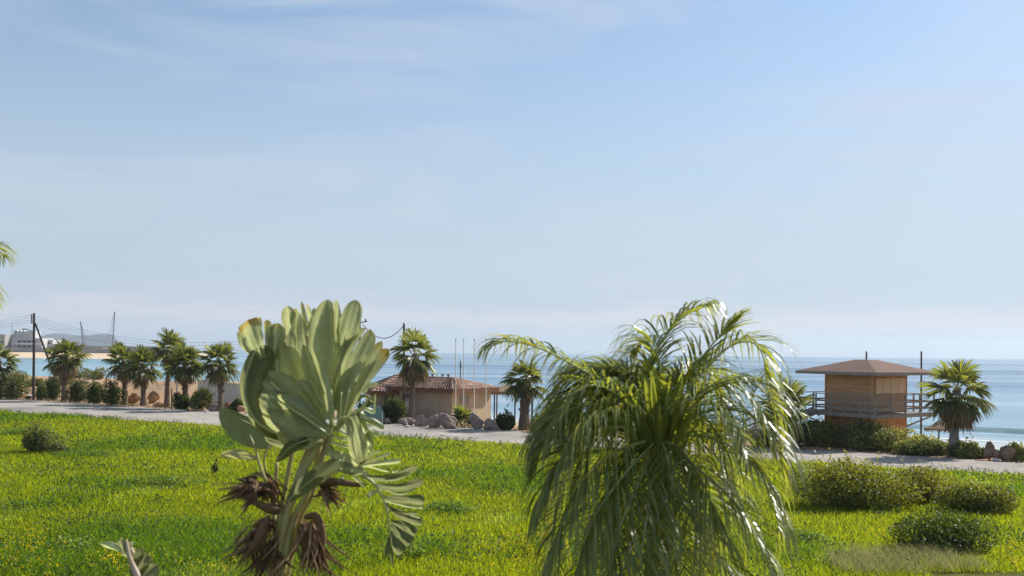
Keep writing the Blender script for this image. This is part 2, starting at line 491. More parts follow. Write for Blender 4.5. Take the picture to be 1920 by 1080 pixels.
# ------------------------------------------------------------------ ground, road, sea, far shore
def axis(lo, hi, fine, f0, f1, growth=1.18):
    a = list(np.arange(f0, f1 + fine, fine)); st = fine
    while a[-1] < hi: st *= growth; a.append(a[-1] + st)
    st = fine
    while a[0] > lo: st *= growth; a.insert(0, a[0] - st)
    return np.array(a)
def grid(xs, ys):
    X, Y = np.meshgrid(xs, ys)
    nx, ny = len(xs), len(ys)
    i = (np.arange(ny - 1)[:, None] * nx + np.arange(nx - 1)[None]).ravel()
    return X.ravel(), Y.ravel(), np.stack((i, i + 1, i + nx + 1, i + nx), 1)
gx, gy, gq = grid(axis(-8800, 8800, 1.6, -110, 75), axis(-150, 8800, 1.6, 16, 185))
gz = ground_z(gx, gy)
sf, sn = s_far(gx, gy), s_near(gx, gy)
nn = vnoise(gx, gy, 3.5, 3)
dirt = sstep(-1.2, .8, sn + (nn - .5) * 2.5)
pathc = gp(1905, 1082)
near_path = 1 - sstep(.7, 1.2, np.abs((gx - pathc.x) * -.06 + (gy - 26.0) + (nn - .5) * .6) / 1.0)
near_path = near_path * sstep(9.0, 13.5, gx + 2 * (nn - .5)) * (gy < 29)
dirt = np.maximum(dirt, near_path)
sandm = sstep(5, 14, sf + (nn - .5) * 6) * np.where(gx < -12, .35, 1) + sstep(34, 46, sf)
ground = np_mesh('ground', np.stack((gx, gy, gz), 1), gq, mk_ground(), smooth=True,
                 attr=np.stack((dirt, np.clip(sandm, 0, 1), 0 * dirt), 1))
tag(ground, 'grassy field falling past the road to a sandy beach', 'ground', kind='structure')

# road: a strip with slightly ragged edges
L = np.linspace(-160, 190, 240)
rv = []
for t in L:
    a = _no + _nd * t; b = _fo + _fd * t
    w = vnoise(t, 3.3, 4, 3) - .5; w2 = vnoise(t, 91.7, 5, 3) - .5
    for k in np.linspace(0, 1, 7):
        p = a * (1 - k) + b * k
        off = (w * 1.2 - .1) * (k == 0) + (w2 * .8 + .2) * (k == 1)
        p = p + _fn * off
        z = max(float(ground_z(p[0], p[1])), -.05)
        rv.append((p[0], p[1], (.03 + .05 * math.sin(k * math.pi)) if 0 < k < 1 else .012 + z * 0))
nq = []
for i in range(len(L) - 1):
    for k in range(6):
        j = i * 7 + k; nq.append((j, j + 7, j + 8, j + 1)[::-1])
road = np_mesh('road', rv, nq, mk_road(), smooth=True)
tag(road, 'worn grey coast road crossing behind the field', 'road', kind='structure')

sx, sy, sq = grid(axis(-8900, 8900, 6, -140, 120, 1.12), axis(60, 8900, 4, 70, 180, 1.1))
ss = s_far(sx, sy) + (vnoise(sx, sy, 25, 2) - .5) * 14
shal = np.clip((1 - sstep(80, 300, ss)) * .25, 0, 1)
bay = (1 - sstep(-60, 40, sx + sy * .22)) * (1 - sstep(900, 1400, sy))
shal = np.maximum(shal, bay * (.95 - .45 * sstep(250, 600, sy) * (1 - sstep(600, 760, sy))))
foam = (1 - sstep(42, 52, ss))
sea = np_mesh('sea', np.stack((sx, sy, np.full_like(sx, SEA)), 1), sq, mk_sea(), smooth=True, attr=np.stack((shal, foam, 0 * foam), 1))
tag(sea, 'calm pale blue sea with darker ruffled streaks', 'sea', kind='structure')

# a small breaking wave and the foam it leaves along the beach
def shore_strip(name, s0, s1, amp, zc, mat, seed, r0, r1, label, h=0.0):
    rs = np.arange(r0, r1, .8); rows = []
    for r in rs:
        c = s0 + (vnoise(r, seed, 14, 3) - .5) * amp
        wd = (s1 - s0) * (.35 + 1.1 * vnoise(r, seed + 40, 5, 3))
        for k in (0, .3, .55, .8, 1):
            p = _fo + _fd * r + _fn * (c + wd * k)
            rows.append((p[0], p[1], zc + h * (0, .45, 1, .4, 0)[int(k * 4.01)] * (.5 + vnoise(r, seed + 9, 9, 2))))
    q = [(i * 5 + k, (i + 1) * 5 + k, (i + 1) * 5 + k + 1, i * 5 + k + 1)[::-1] for i in range(len(rs) - 1) for k in range(4)]
    o = np_mesh(name, rows, q, mat, smooth=True)
    return tag(o, label, 'water', kind='stuff')
M['foam'] = plain('foam', (.55, .58, .6), (.38, .44, .48), 1.2, (1, 1, 1), .8)
M['wave'] = plain('wave_face', (.16, .24, .24), (.10, .17, .18), .8, (1, 1, 1), .2, 0, .5)
shore_strip('surf', 45, 46.4, 7, SEA + .02, M['foam'], 3.1, 60, 190, 'thin white line of foam along the beach')
shore_strip('surf', 58, 58.9, 5, SEA + .02, M['foam'], 23.7, 60, 190, 'white foam behind the low breaking wave')
shore_strip('wave', 61.5, 64.5, 5, SEA + .01, M['wave'], 23.7, 60, 190, 'low dark breaking wave near the beach', h=.4)

# far shore across the bay
fs = []
cols = np.linspace(-420, 395, 60)
for px in cols:
    e_ = sstep(300, 395, px)
    d0 = 800 + 260 * e_ + 20 * (vnoise(px, 4, 60, 2) - .5)
    for dd, z in ((0, SEA - .3), (14, SEA + .9), (45, .6), (75, 1.7), (100, 2.2), (240, 3.0), (700, 3.0)):
        p = at(px, 700, d0 + dd)
        fs.append((p.x, p.y, z + (SEA - .4 - z) * e_ ** 3))
fq = [(i * 7 + k, (i + 1) * 7 + k, (i + 1) * 7 + k + 1, i * 7 + k + 1) for i in range(len(cols) - 1) for k in range(6)]
M['farsand'] = plain('far_sand', (.62, .47, .31), (.54, .40, .26), .03, (1, 1, 1), 1)
tag(np_mesh('far_shore', fs, fq, M['farsand'], smooth=True), 'sandy far side of the bay', 'shore', kind='structure')

# the hazy headland
hv = []; hp = np.linspace(-260, 236, 90)
for px in hp:
    top = 632 - 7 * sstep(60, 105, px) + 4 * sstep(108, 140, px) - 3 * sstep(150, 195, px) + 22 * sstep(203, 236, px) + 2.2 * (vnoise(px, 7, 9, 3) - .5) + 8 * (1 - sstep(-260, 60, px))
    for k, fr in enumerate((0, .5, .85, 1, .8)):
        d = 5200 + 260 * k
        p = at(px, top, 6000)
        q = at(px, 700, d)
        hv.append((q.x, q.y, SEA + (p.z - SEA) * fr))
hq = [(i * 5 + k, (i + 1) * 5 + k, (i + 1) * 5 + k + 1, i * 5 + k + 1) for i in range(len(hp) - 1) for k in range(4)]
tag(np_mesh('hill', hv, hq, M['hill'], smooth=True), 'long blue hazy headland across the bay', 'hill', kind='structure')

# buildings, wall, cranes on the far shore
def far_box(mb, px0, px1, y0, y1, d, dep):
    a, b = at(px0, y1, d), at(px1, y0, d)
    mb.box(((a.x + b.x) / 2, d + dep / 2, (a.z + b.z) / 2), (abs(b.x - a.x), dep, abs(b.z - a.z)))
def rel(mb, o):
    mb.v = [(x - o[0], y - o[1], z - o[2]) for x, y, z in mb.v]
    return mb
def part(name, mats, parent, fn, smooth=False):
    mb = MB(); fn(mb); rel(mb, parent.location)
    return mb.build(name, mats, parent, smooth)

b = empty('apartment_building', at(50, 660, 890), 'white apartment block with dark window bands across the bay', 'building')
part('wall', M['whiteplaster'], b, lambda m: (far_box(m, 23, 79, 634, 664, 890, 22), far_box(m, 25, 62, 621, 634, 893, 15)))
for y in (638, 647.5, 656):
    for k in range(4):
        part('window', M['glass'], b, lambda m, y=y, k=k: far_box(m, 33 + k * 9.0, 40 + k * 9.0, y, y + 4.2, 889.7, .5))
for k in range(3):
    part('roof_tank', M['white'], b, lambda m, k=k: (far_box(m, 28 + k * 7, 32 + k * 7, 618.5, 621, 895, 3)))
part('balcony', M['white'], b, lambda m: (far_box(m, 22, 80, 643.4, 645.6, 888.4, 1.6), far_box(m, 22, 80, 652.4, 654.4, 888.4, 1.6)))
b = empty('house', at(94, 660, 900), 'pale flat roofed houses right of the white apartment block', 'building')
part('wall', M['whiteplaster'], b, lambda m: (far_box(m, 80, 99, 637, 664, 902, 18), far_box(m, 99, 116, 645, 664, 902, 14)))
for q in ((83, 641), (90, 641), (83, 651), (90, 651), (103, 650)):
    part('window', M['glass'], b, lambda m, q=q: far_box(m, q[0], q[0] + 4.5, q[1], q[1] + 4, 901.7, .5))
b = empty('house', at(0, 660, 880), 'grey house at the left edge beyond the bay', 'building')
part('wall', M['seawall'], b, lambda m: far_box(m, -30, 9, 627, 664, 880, 20))
for q in (-6, 1): part('window', M['glass'], b, lambda m, q=q: far_box(m, q, q + 4, 640, 647, 879.7, .5))
for x0, x1, y0, lb in ((120, 147, 648, 'low pale sheds behind the far sea wall'), (168, 192, 651, 'small grey shed near the far cranes'), (222, 262, 652, 'long low store at the right end of the far wall')):
    b = empty('shed', at((x0 + x1) / 2, 660, 905), lb, 'building')
    part('wall', M['seawall'], b, lambda m: far_box(m, x0, x1, y0, 664, 905, 12))
    part('roof', M['metal'], b, lambda m: far_box(m, x0 - .6, x1 + .6, y0 - 1, y0, 904.5, 13))
    for k in range(3): part('window', M['glass'], b, lambda m: far_box(m, x0 + 3 + k * 7, x0 + 6 + k * 7, y0 + 2.2, y0 + 4.4, 904.7, .5))
mb = MB(); far_box(mb, -300, 350, 655, 664, 876, 1.5)
for k in range(60): far_box(mb, 110 + k * 4, 110.6 + k * 4, 651, 655, 876.4, .3)
far_box(mb, 110, 350, 650.6, 651.4, 876.4, .3)
tag(mb.build('sea_wall', M['seawall']), 'long grey sea wall with railing on the far shore', 'wall')
def crane(x0, y0, x1, y1, label, d=930, stay=None):
    c = empty('crane', at(x0, 660, d), label, 'crane')
    def boom(m):
        A, B = at(x0, y0, d), at(x1, y1, d)
        for o in (-.55, .55): m.bar(A + Vector((o, 0, 0)), B + Vector((o * .5, 0, 0)), .32)
        for k in range(10):
            p = A.lerp(B, k / 10); q = A.lerp(B, (k + 1) / 10); sg = 1 if k % 2 else -1
            m.bar(p + Vector((.5 * sg, 0, 0)), q - Vector((.4 * sg, 0, 0)), .18)
    part('boom', M['crane'], c, boom)
    part('stay', M['crane'], c, lambda m: [m.bar(at(x1, y1, d), at(q[0], q[1], d), .16) for q in stay])
    part('cab', M['crane'], c, lambda m: far_box(m, x0 - 3, x0 + 4, y0 - 1, y0 + 5, d - 2, 4))
crane(157, 652, 151, 603, 'short dark crane boom beyond the bay', stay=[(160, 640), (166, 652)])
crane(211, 650, 215, 584, 'tall thin crane boom at the end of the headland', stay=[(196, 650), (204, 650)])
m_ = empty('mast', at(22, 662, 870), 'thin mast in front of the white apartment block', 'mast')
part('pole', M['metal'], m_, lambda m: m.tube([at(22, 663, 870), at(22.5, 605, 870)], .28, 6))
part('crossbar', M['metal'], m_, lambda m: m.bar(at(20, 612, 870), at(25, 612, 870), .25))

# ------------------------------------------------------------------ grass, flowers
PATCH = [gp(120, 840), gp(880, 900), gp(240, 930)]
bushes = [(gp(1610, 955), 3.1, 1.5), (gp(1835, 960), 1.7, 1.1), (gp(1790, 1030), 1.9, 1.1), (gp(72, 852), 1.2, .9)]
def grass_points(N, d0, d1, seed):
    g = np.random.default_rng(seed)
    d = d0 * (d1 / d0) ** g.random(N)
    x = d * (g.random(N) * 1.3 - .65)
    sn_ = s_near(x, d)
    keep = sn_ + (vnoise(x, d, 1.6, 3) - .5) * 2.6 < -.25
    keep &= ~((np.abs((x - pathc.x) * -.06 + (d - 26.75)) < .8) & (x > 11.5))
    return x[keep], d[keep], g
def blades(name, x, y, h, w, lean, g, mat, tint, label, cat):
    n = len(x); z = ground_z(x, y) - .02
    a = g.random(n) * 6.283; l = lean * (.3 + g.random(n))
    dx, dy = np.cos(a) * l * h, np.sin(a) * l * h
    b = g.random(n) * 6.283; wx, wy = np.cos(b) * w, np.sin(b) * w
    V = np.empty((n, 5, 3), np.float32)
    V[:, 0] = np.stack((x - wx, y - wy, z), 1); V[:, 1] = np.stack((x + wx, y + wy, z), 1)
    V[:, 2] = np.stack((x + wx * .8 + dx * .35, y + wy * .8 + dy * .35, z + h * .6), 1)
    V[:, 3] = np.stack((x - wx * .8 + dx * .35, y - wy * .8 + dy * .35, z + h * .6), 1)
    V[:, 4] = np.stack((x + dx, y + dy, z + h), 1)
    i = np.arange(n)[:, None] * 5
    T = np.concatenate((i + [[0, 1, 2]], i + [[0, 2, 3]], i + [[3, 2, 4]]))
    o = np_mesh(name, V, T, mat, attr=np.repeat(tint, 5, 0))
    return tag(o, label, cat, kind='stuff')
x, y, g = grass_points(620000, 22, 122, 11)
p1 = vnoise(x, y, 6.0, 4); p2 = vnoise(x + 50, y * 1.4, 2.2, 3); p3 = vnoise(x, y, 14, 3)
tall = sstep(.52, .72, p1)
h = (.11 + .13 * p2 + .17 * tall) * (.6 + .8 * g.random(len(x)))
w = .0095 * (y / 27) ** .85 * (.7 + .6 * g.random(len(x)))
t0 = np.stack((1.15 + 0 * x, 1.0 + 0 * x, .8 + 0 * x), 1)
dk = np.stack((.66 + 0 * x, .77 + 0 * x, .9 + 0 * x), 1)
yl = np.stack((1.28 + 0 * x, 1.1 + 0 * x, .7 + 0 * x), 1)
tt = t0 * (1 - tall[:, None]) + dk * tall[:, None]
k = (sstep(.48, .7, p3) * (1 - tall))[:, None]; tt = tt * (1 - k) + yl * k
pale = sstep(.68, .8, vnoise(x + 9, y + 33, 3.1, 3))[:, None] * .55
tt = tt * (1 - pale) + np.array((1.5, 1.35, 4.5)) * pale
tt = tt * (.62 + 1.0 * g.random((len(x), 1)))
blades('grass', x, y, h, w, .75, g, M['grass'], tt, 'bright green spring grass covering the field', 'grass')

# broad leaved weeds in darker patches through the grass
x, y, g = grass_points(150000, 22, 110, 14)
k = (vnoise(x, y, 6.0, 4) + .15 * (vnoise(x, y, 1.1, 2) - .5)) > .57
k |= vnoise(x + 70, y + 12, 2.4, 3) > .66
k |= g.random(len(x)) < .06
x, y = x[k], y[k]
wz = ground_z(x, y) + .08 + .30 * g.random(len(x))
def leaf_cloud(pts, size, g, elong=1.8, bend=.0):
    n = len(pts)
    a = g.normal(size=(n, 3)); a[:, 2] += .35; a /= np.linalg.norm(a, axis=1)[:, None]
    b = np.cross(a, g.normal(size=(n, 3))); b /= np.linalg.norm(b, axis=1)[:, None]
    s = size * (.6 + .8 * g.random((n, 1)))
    V = np.stack((pts - a * s * .5 * elong, pts + b * s * .5, pts + a * s * .5 * elong, pts - b * s * .5), 1)
    return V.reshape(-1, 3), (np.arange(n)[:, None] * 4 + np.arange(4)[None])
V, Q = leaf_cloud(np.stack((x, y, wz), 1), 1.0, g, 1.5)
V = V.reshape(-1, 4, 3); cc = V.mean(1, keepdims=True); V = cc + (V - cc) * (.045 * (y / 27) ** .6)[:, None, None]
wt = (.4 + .7 * g.random((len(x), 1))) * np.array((.62, .8, 1.6))
tag(np_mesh('leafy_weeds', V.reshape(-1, 3), Q, M['weed'], attr=np.repeat(wt, 4, 0)), 'broad leaved weeds darkening patches of the grass', 'weeds', kind='stuff')

def flower_patch(cx_, cy_, rx, ry, n, g):
    q = g.normal(size=(n, 2)) * .5
    out = []
    for u, v in q:
        p = gp(cx_ + u * rx, min(cy_ + v * ry, 1120)); out.append((p.x, p.y))
    return out
g = np.random.default_rng(5)
P = np.array(flower_patch(40, 1055, 100, 55, 420, g) + flower_patch(215, 1072, 70, 25, 220, g) + flower_patch(400, 1078, 160, 22, 150, g) + flower_patch(985, 1045, 75, 55, 420, g)
             + flower_patch(1660, 1008, 60, 22, 170, g) + flower_patch(1900, 1055, 40, 30, 170, g) + flower_patch(500, 980, 300, 60, 120, g) + flower_patch(880, 890, 60, 22, 60, g))
P = P[g.random(len(P)) < .3]
n = len(P); pz = ground_z(P[:, 0], P[:, 1]) + .28 + .22 * g.random(n)
V = []; Q = []
for i in range(n):
    c = np.array((P[i, 0], P[i, 1], pz[i])); 
    for k in range(4):
        a = g.normal(size=3); a /= np.linalg.norm(a); b = np.cross(a, g.normal(size=3)); b /= np.linalg.norm(b)
        cc = c + g.normal(size=3) * (.035, .035, .05); s_ = .014 + .016 * g.random()
        j = len(V); V += [cc - a * s_, cc + b * s_, cc + a * s_, cc - b * s_]; Q.append((j, j + 1, j + 2, j + 3))
tag(np_mesh('yellow_flowers', V, Q, M['petals'], attr=np.ones((len(V), 3))), 'yellow wild flowers dotted through the grass', 'flowers', kind='stuff')
# dry pale grass patch in the right foreground
x, y, g = grass_points(120000, 22, 34, 12)
cA = gp(1690, 1062)
ok = ((x - cA.x) / 2.4) ** 2 + ((y - cA.y) / 1.5) ** 2 < (.4 + 1.1 * vnoise(x, y, .9, 3)) ** 1.4
x, y = x[ok], y[ok]
blades('dry_grass', x, y, .3 + .25 * g.random(len(x)), np.full(len(x), .006), 1.1, g, M['drygrass'], (.9 + .9 * g.random((len(x), 1))) * np.ones((1, 3)), 'pale dry grass patch at the lower right of the field', 'dry grass')

g = np.random.default_rng(44)
n = 16000
r_ = g.random(n) * 330 - 150; far_ = g.random(n) < .6
bx = np.where(far_, _fo[0] + _fd[0] * r_ + _fn[0] * (g.random(n) ** 1.5 * 4 + .1), _no[0] + _nd[0] * r_ - _nn[0] * (g.normal(size=n) * .35 + .1))
by = np.where(far_, _fo[1] + _fd[1] * r_ + _fn[1] * (g.random(n) ** 1.5 * 4 + .1), _no[1] + _nd[1] * r_ - _nn[1] * (g.normal(size=n) * .35 + .1))
k = (vnoise(bx, by, 1.6, 3) > .52) & (by > 20)
bx, by = bx[k], by[k]
blades('verge_grass', bx, by, .12 + .3 * g.random(len(bx)), np.full(len(bx), .022), .8, g, M['drygrass'], (.35 + .6 * g.random((len(bx), 1))) * np.array([[1, .95, .7]]), 'dry tufts scattered along both verges of the road', 'dry grass')
n = 5000
r_ = g.random(n) * 330 - 150; off_ = g.random(n) * 3.2 - .6
V, Q = leaf_cloud(np.stack((_fo[0] + _fd[0] * r_ + _fn[0] * off_, _fo[1] + _fd[1] * r_ + _fn[1] * off_, .02 + .03 * g.random(n)), 1), .16, g, 1.2)
tag(np_mesh('gravel', V, Q, M['rock'], attr=np.ones((len(V), 3))), 'loose gravel along the far road edge', 'gravel', kind='stuff')

# ------------------------------------------------------------------ shrubs
def shrub(name, base, rx, ry, h, n, size, mat, label, cat='shrub', group=None, seed=1, lobes=9, flat=.0, tints=((1, 1, 1), (1, 1, 1)), stems=7):
    g = np.random.default_rng(seed)
    root = empty(name, base, label, cat, group); h *= 1.3
    pts = []; tn = []
    cs = []
    for i in range(lobes):
        a = 6.283 * (i + g.random() * .6) / lobes; r = .62 * math.sqrt(g.random()) if i else 0
        hh = h * (.55 + .33 * g.random()) * (1 - .45 * r * r)
        cs.append((math.cos(a) * r * rx * 1.15, math.sin(a) * r * ry * 1.15, hh, .34 + .2 * g.random()))
    per = n // lobes
    for cx_, cy_, hh, rr in cs:
        d = g.normal(size=(per, 3)); d /= np.linalg.norm(d, axis=1)[:, None]
        rad = (.45 + .55 * g.random((per, 1)) ** .45) * (1 + .35 * (vnoise(d[:, 0] * 3 + cx_, d[:, 2] * 3 + cy_, 1, 2)[:, None] - .5))
        q = d * rad * np.array((rx * rr * 1.25, ry * rr * 1.25, hh * .52)) + (cx_, cy_, hh * .53)
        q[:, 2] = np.maximum(q[:, 2], .03 + .1 * g.random(per))
        pts.append(q)
        k = g.random(); t = np.array(tints[0]) * (1 - k) + np.array(tints[1]) * k
        tn.append(np.repeat((t * (.7 + .6 * g.random((per, 1))))[:, None], 4, 1).reshape(-1, 3))
    pts = np.concatenate(pts)
    # stray shoots poking out of the top
    m = max(20, n // 14); sp = []
    for i in range(max(6, n // 120)):
        a = pts[g.integers(len(pts))]
        if a[2] < h * .45: continue
        k = g.integers(8, 16)
        up = np.array((g.normal() * .35, g.normal() * .35, 1.0)); ln = h * (.1 + .3 * g.random() ** 1.5)
        sp.append(a + up * (np.linspace(0, 1, k)[:, None] * ln) + g.normal(size=(k, 3)) * size * .45)
    if sp:
        sp = np.concatenate(sp); pts = np.concatenate((pts, sp))
        tn.append(np.repeat((np.array(tints[1]) * (.8 + .5 * g.random((len(sp), 1))))[:, None], 4, 1).reshape(-1, 3))
    V, Q = leaf_cloud(pts, size, g)
    np_mesh('foliage', V, Q, mat, root, attr=np.concatenate(tn))
    mb = MB()
    for i in range(stems):
        c = cs[i % lobes]; x0, y0 = c[0] * .35, c[1] * .35
        mb.tube([(x0, y0, -.05), (c[0] * .7, c[1] * .7, c[2] * .45), (c[0] + g.normal() * .1, c[1], c[2] * .9)], [.03, .022, .008], 5)
    mb.build('stem', M['twig'], root)
    return root

FT = ((.9, .95, .9), (2.3, 2.0, .9))
shrub('shrub', on_ground(1600, 948), 2.55, 1.5, 1.75, 15000, .062, M['shrub'], 'large dark green bush in the field, widest of the field bushes', seed=3, lobes=15, tints=FT, group='bushes growing in the field')
shrub('shrub', on_ground(1722, 940), 1.5, 1.1, 1.3, 6000, .06, M['shrub'], 'olive green bush between the large dark bush and the right hand one', seed=13, lobes=9, tints=((1.1, 1, .8), (2.0, 1.6, .8)), group='bushes growing in the field')
shrub('shrub', on_ground(1835, 958), 1.45, 1.0, 1.15, 7000, .06, M['shrub'], 'rounded dark green bush nearest the right edge of the field', seed=4, lobes=10, tints=FT, group='bushes growing in the field')
shrub('shrub', on_ground(1775, 1032), 1.7, .95, 1.15, 9500, .045, M['weed'], 'low feathery olive bush beside the pale dry grass', seed=5, lobes=11, tints=((.55, .5, .5), (.95, .8, .6)), group='bushes growing in the field')
shrub('shrub', on_ground(70, 850), 1.25, .9, 1.5, 3500, .075, M['shrub'], 'small grey green bush alone in the left part of the field', seed=6, lobes=6, tints=((1, 1.05, 1.3), (1.6, 1.5, 1.4)), group='bushes growing in the field')
shrub('shrub', on_ground(112, 852), .8, .5, .6, 1200, .06, M['sage'], 'low brownish tuft right of the small grey green bush', seed=16, lobes=5, tints=((.8, .75, .7), (1.1, 1, .8)), group='bushes growing in the field')
shrub('shrub', on_ground(405, 893), .22, .2, .62, 160, .06, M['hedge'], 'thin dark weed standing in the grass left of the paddle leaf plant', 'weed', seed=8, lobes=3, stems=3)
for i, (px, py, rx_, h_) in enumerate(((30, 815, 1.6, .5), (170, 855, 1.5, .4), (310, 915, 1.9, .5), (1500, 1015, .9, .45), (760, 1045, .8, .4), (850, 960, .9, .4), (140, 1040, .7, .45))):
    shrub('weed_clump', on_ground(px, py), rx_, .7, h_, 1500, .05, M['shrub'],
          ('flat dark weeds by the left edge of the field', 'thin weeds below the small grey green bush', 'broad low weeds in the middle of the left field', 'small weeds beside the drooping feather palm', 'weeds under the drooping paddle leaf', 'weeds in the grass between the two foreground plants', 'dark leafy weeds among yellow flowers at the lower left')[i],
          'weeds', group='low weeds in the grass', seed=30 + i, lobes=7, tints=((1.2, 1.6, .8), (1.9, 2.3, 1.2)), stems=3)

hedges = [  # px, base y, half width px, height px, mat, label
    (18, 750, 30, 42, 'hedge', 'dark green roadside bush at the left edge beside the traffic cone'),
    (96, 751, 18, 38, 'hedge', 'dark bush between the braced wooden pole and the palm'),
    (142, 755, 20, 38, 'hedge', 'dark clipped bush just right of the single left palm'),
    (176, 757, 19, 34, 'hedge', 'middle bush of the dark row left of the palm cluster'),
    (210, 760, 19, 44, 'hedge', 'tallest bush of the dark row, touching the palm cluster'),
    (76, 750, 9, 26, 'sage', 'pale dry bush at the foot of the wooden pole'),
    (737, 795, 27, 40, 'hedge', 'dark bush right of the green bin'),
    (690, 790, 22, 34, 'hedge', 'dark bush behind the green bin'),
    (950, 807, 17, 30, 'hedge', 'small dark rounded bush at the end of the boulders'),
    (1532, 838, 50, 43, 'sage', 'grey green bush in front of the tower ramp'),
    (1455, 838, 40, 44, 'sage', 'bush half hidden behind the drooping feather palm'),
    (1652, 847, 58, 49, 'sage', 'largest roadside bush, in front of the wooden tower'),
    (1748, 855, 48, 30, 'sage', 'bush below the thatched beach umbrella'),
    (1822, 860, 28, 30, 'sage', 'bush between the right palm and the brown boulder'),
    (1912, 866, 16, 30, 'sage', 'bush at the right edge behind the road'),
    (338, 768, 14, 30, 'hedge', 'dark bush under the palm right of the tallest one'),
    (366, 768, 12, 26, 'hedge', 'dark bush between the palm cluster and the white wall'),
    (444, 772, 12, 22, 'hedge', 'small bush between the white wall palm and the paddle leaf plant'),
    (1040, 812, 35, 36, 'hedge', 'bush behind the left part of the feather palm'),
    (1120, 818, 45, 40, 'hedge', 'bush by the road behind the middle of the feather palm'),
    (1330, 830, 60, 40, 'hedge', 'bush by the road behind the right part of the feather palm'),
]
for i, (px, py, hw, hh, mt, lb) in enumerate(hedges):
    d = depth_at(px, py); sc = d / F
    p = gp(px, py); p = p + Vector((0, hw * sc * .5, 0)); p.z = float(ground_z(p.x, p.y)) - .03
    shrub('bush', p, hw * sc * 1.18, hw * sc * .75, hh * sc * 1.12, int(2200 + 110 * hw), .085 if mt == 'hedge' else .085, M[mt], lb, 'bush', 'bushes along the far side of the road', 60 + i, 8,
          tints=((.75, .8, .75), (1.9, 1.8, 1.1)) if mt == 'sage' else ((.7, .8, .8), (1.5, 1.5, .9)))  # paler second sage tint imitates sunlit tops

for i, (px, py, d, r_, lb) in enumerate(((70, 722, 128, .9, 'low scrub on the bank behind the wooden pole'), (155, 722, 133, 1.2, 'scrub on the orange bank right of the single palm'),
        (185, 722, 131, 1.3, 'scrub on the orange bank left of the palm cluster'), (35, 722, 134, 1.4, 'scrub on the bank at the left edge'), (125, 724, 126, 1.0, 'scrub showing behind the trunk of the single palm'))):
    p = at(px, py, d); p.z = float(ground_z(p.x, p.y)) - .05
    shrub('scrub', p, r_ * 1.5, r_, r_ * 1.15, 900, .13, M['sage'], lb, 'shrub', 'scrub on the orange bank by the bay', 90 + i, 6, tints=((.8, .8, .5), (1.3, 1.1, .6)))

for i, (px, w_, h_, lb) in enumerate(((163, 5.0, 6.5, 'dark tree by the short crane across the bay'), (104, 4.5, 6.0, 'dark tree before the pale houses across the bay'), (14, 4.0, 5.0, 'dark tree by the mast across the bay'), (240, 5, 4.5, 'dark trees at the end of the far wall'))):
    p = at(px, 660, 884); p.z = 2.0
    shrub('tree', p, w_, w_, h_, 900, .9, M['hedge'], lb, 'tree', 'small trees across the bay', 120 + i, 6)

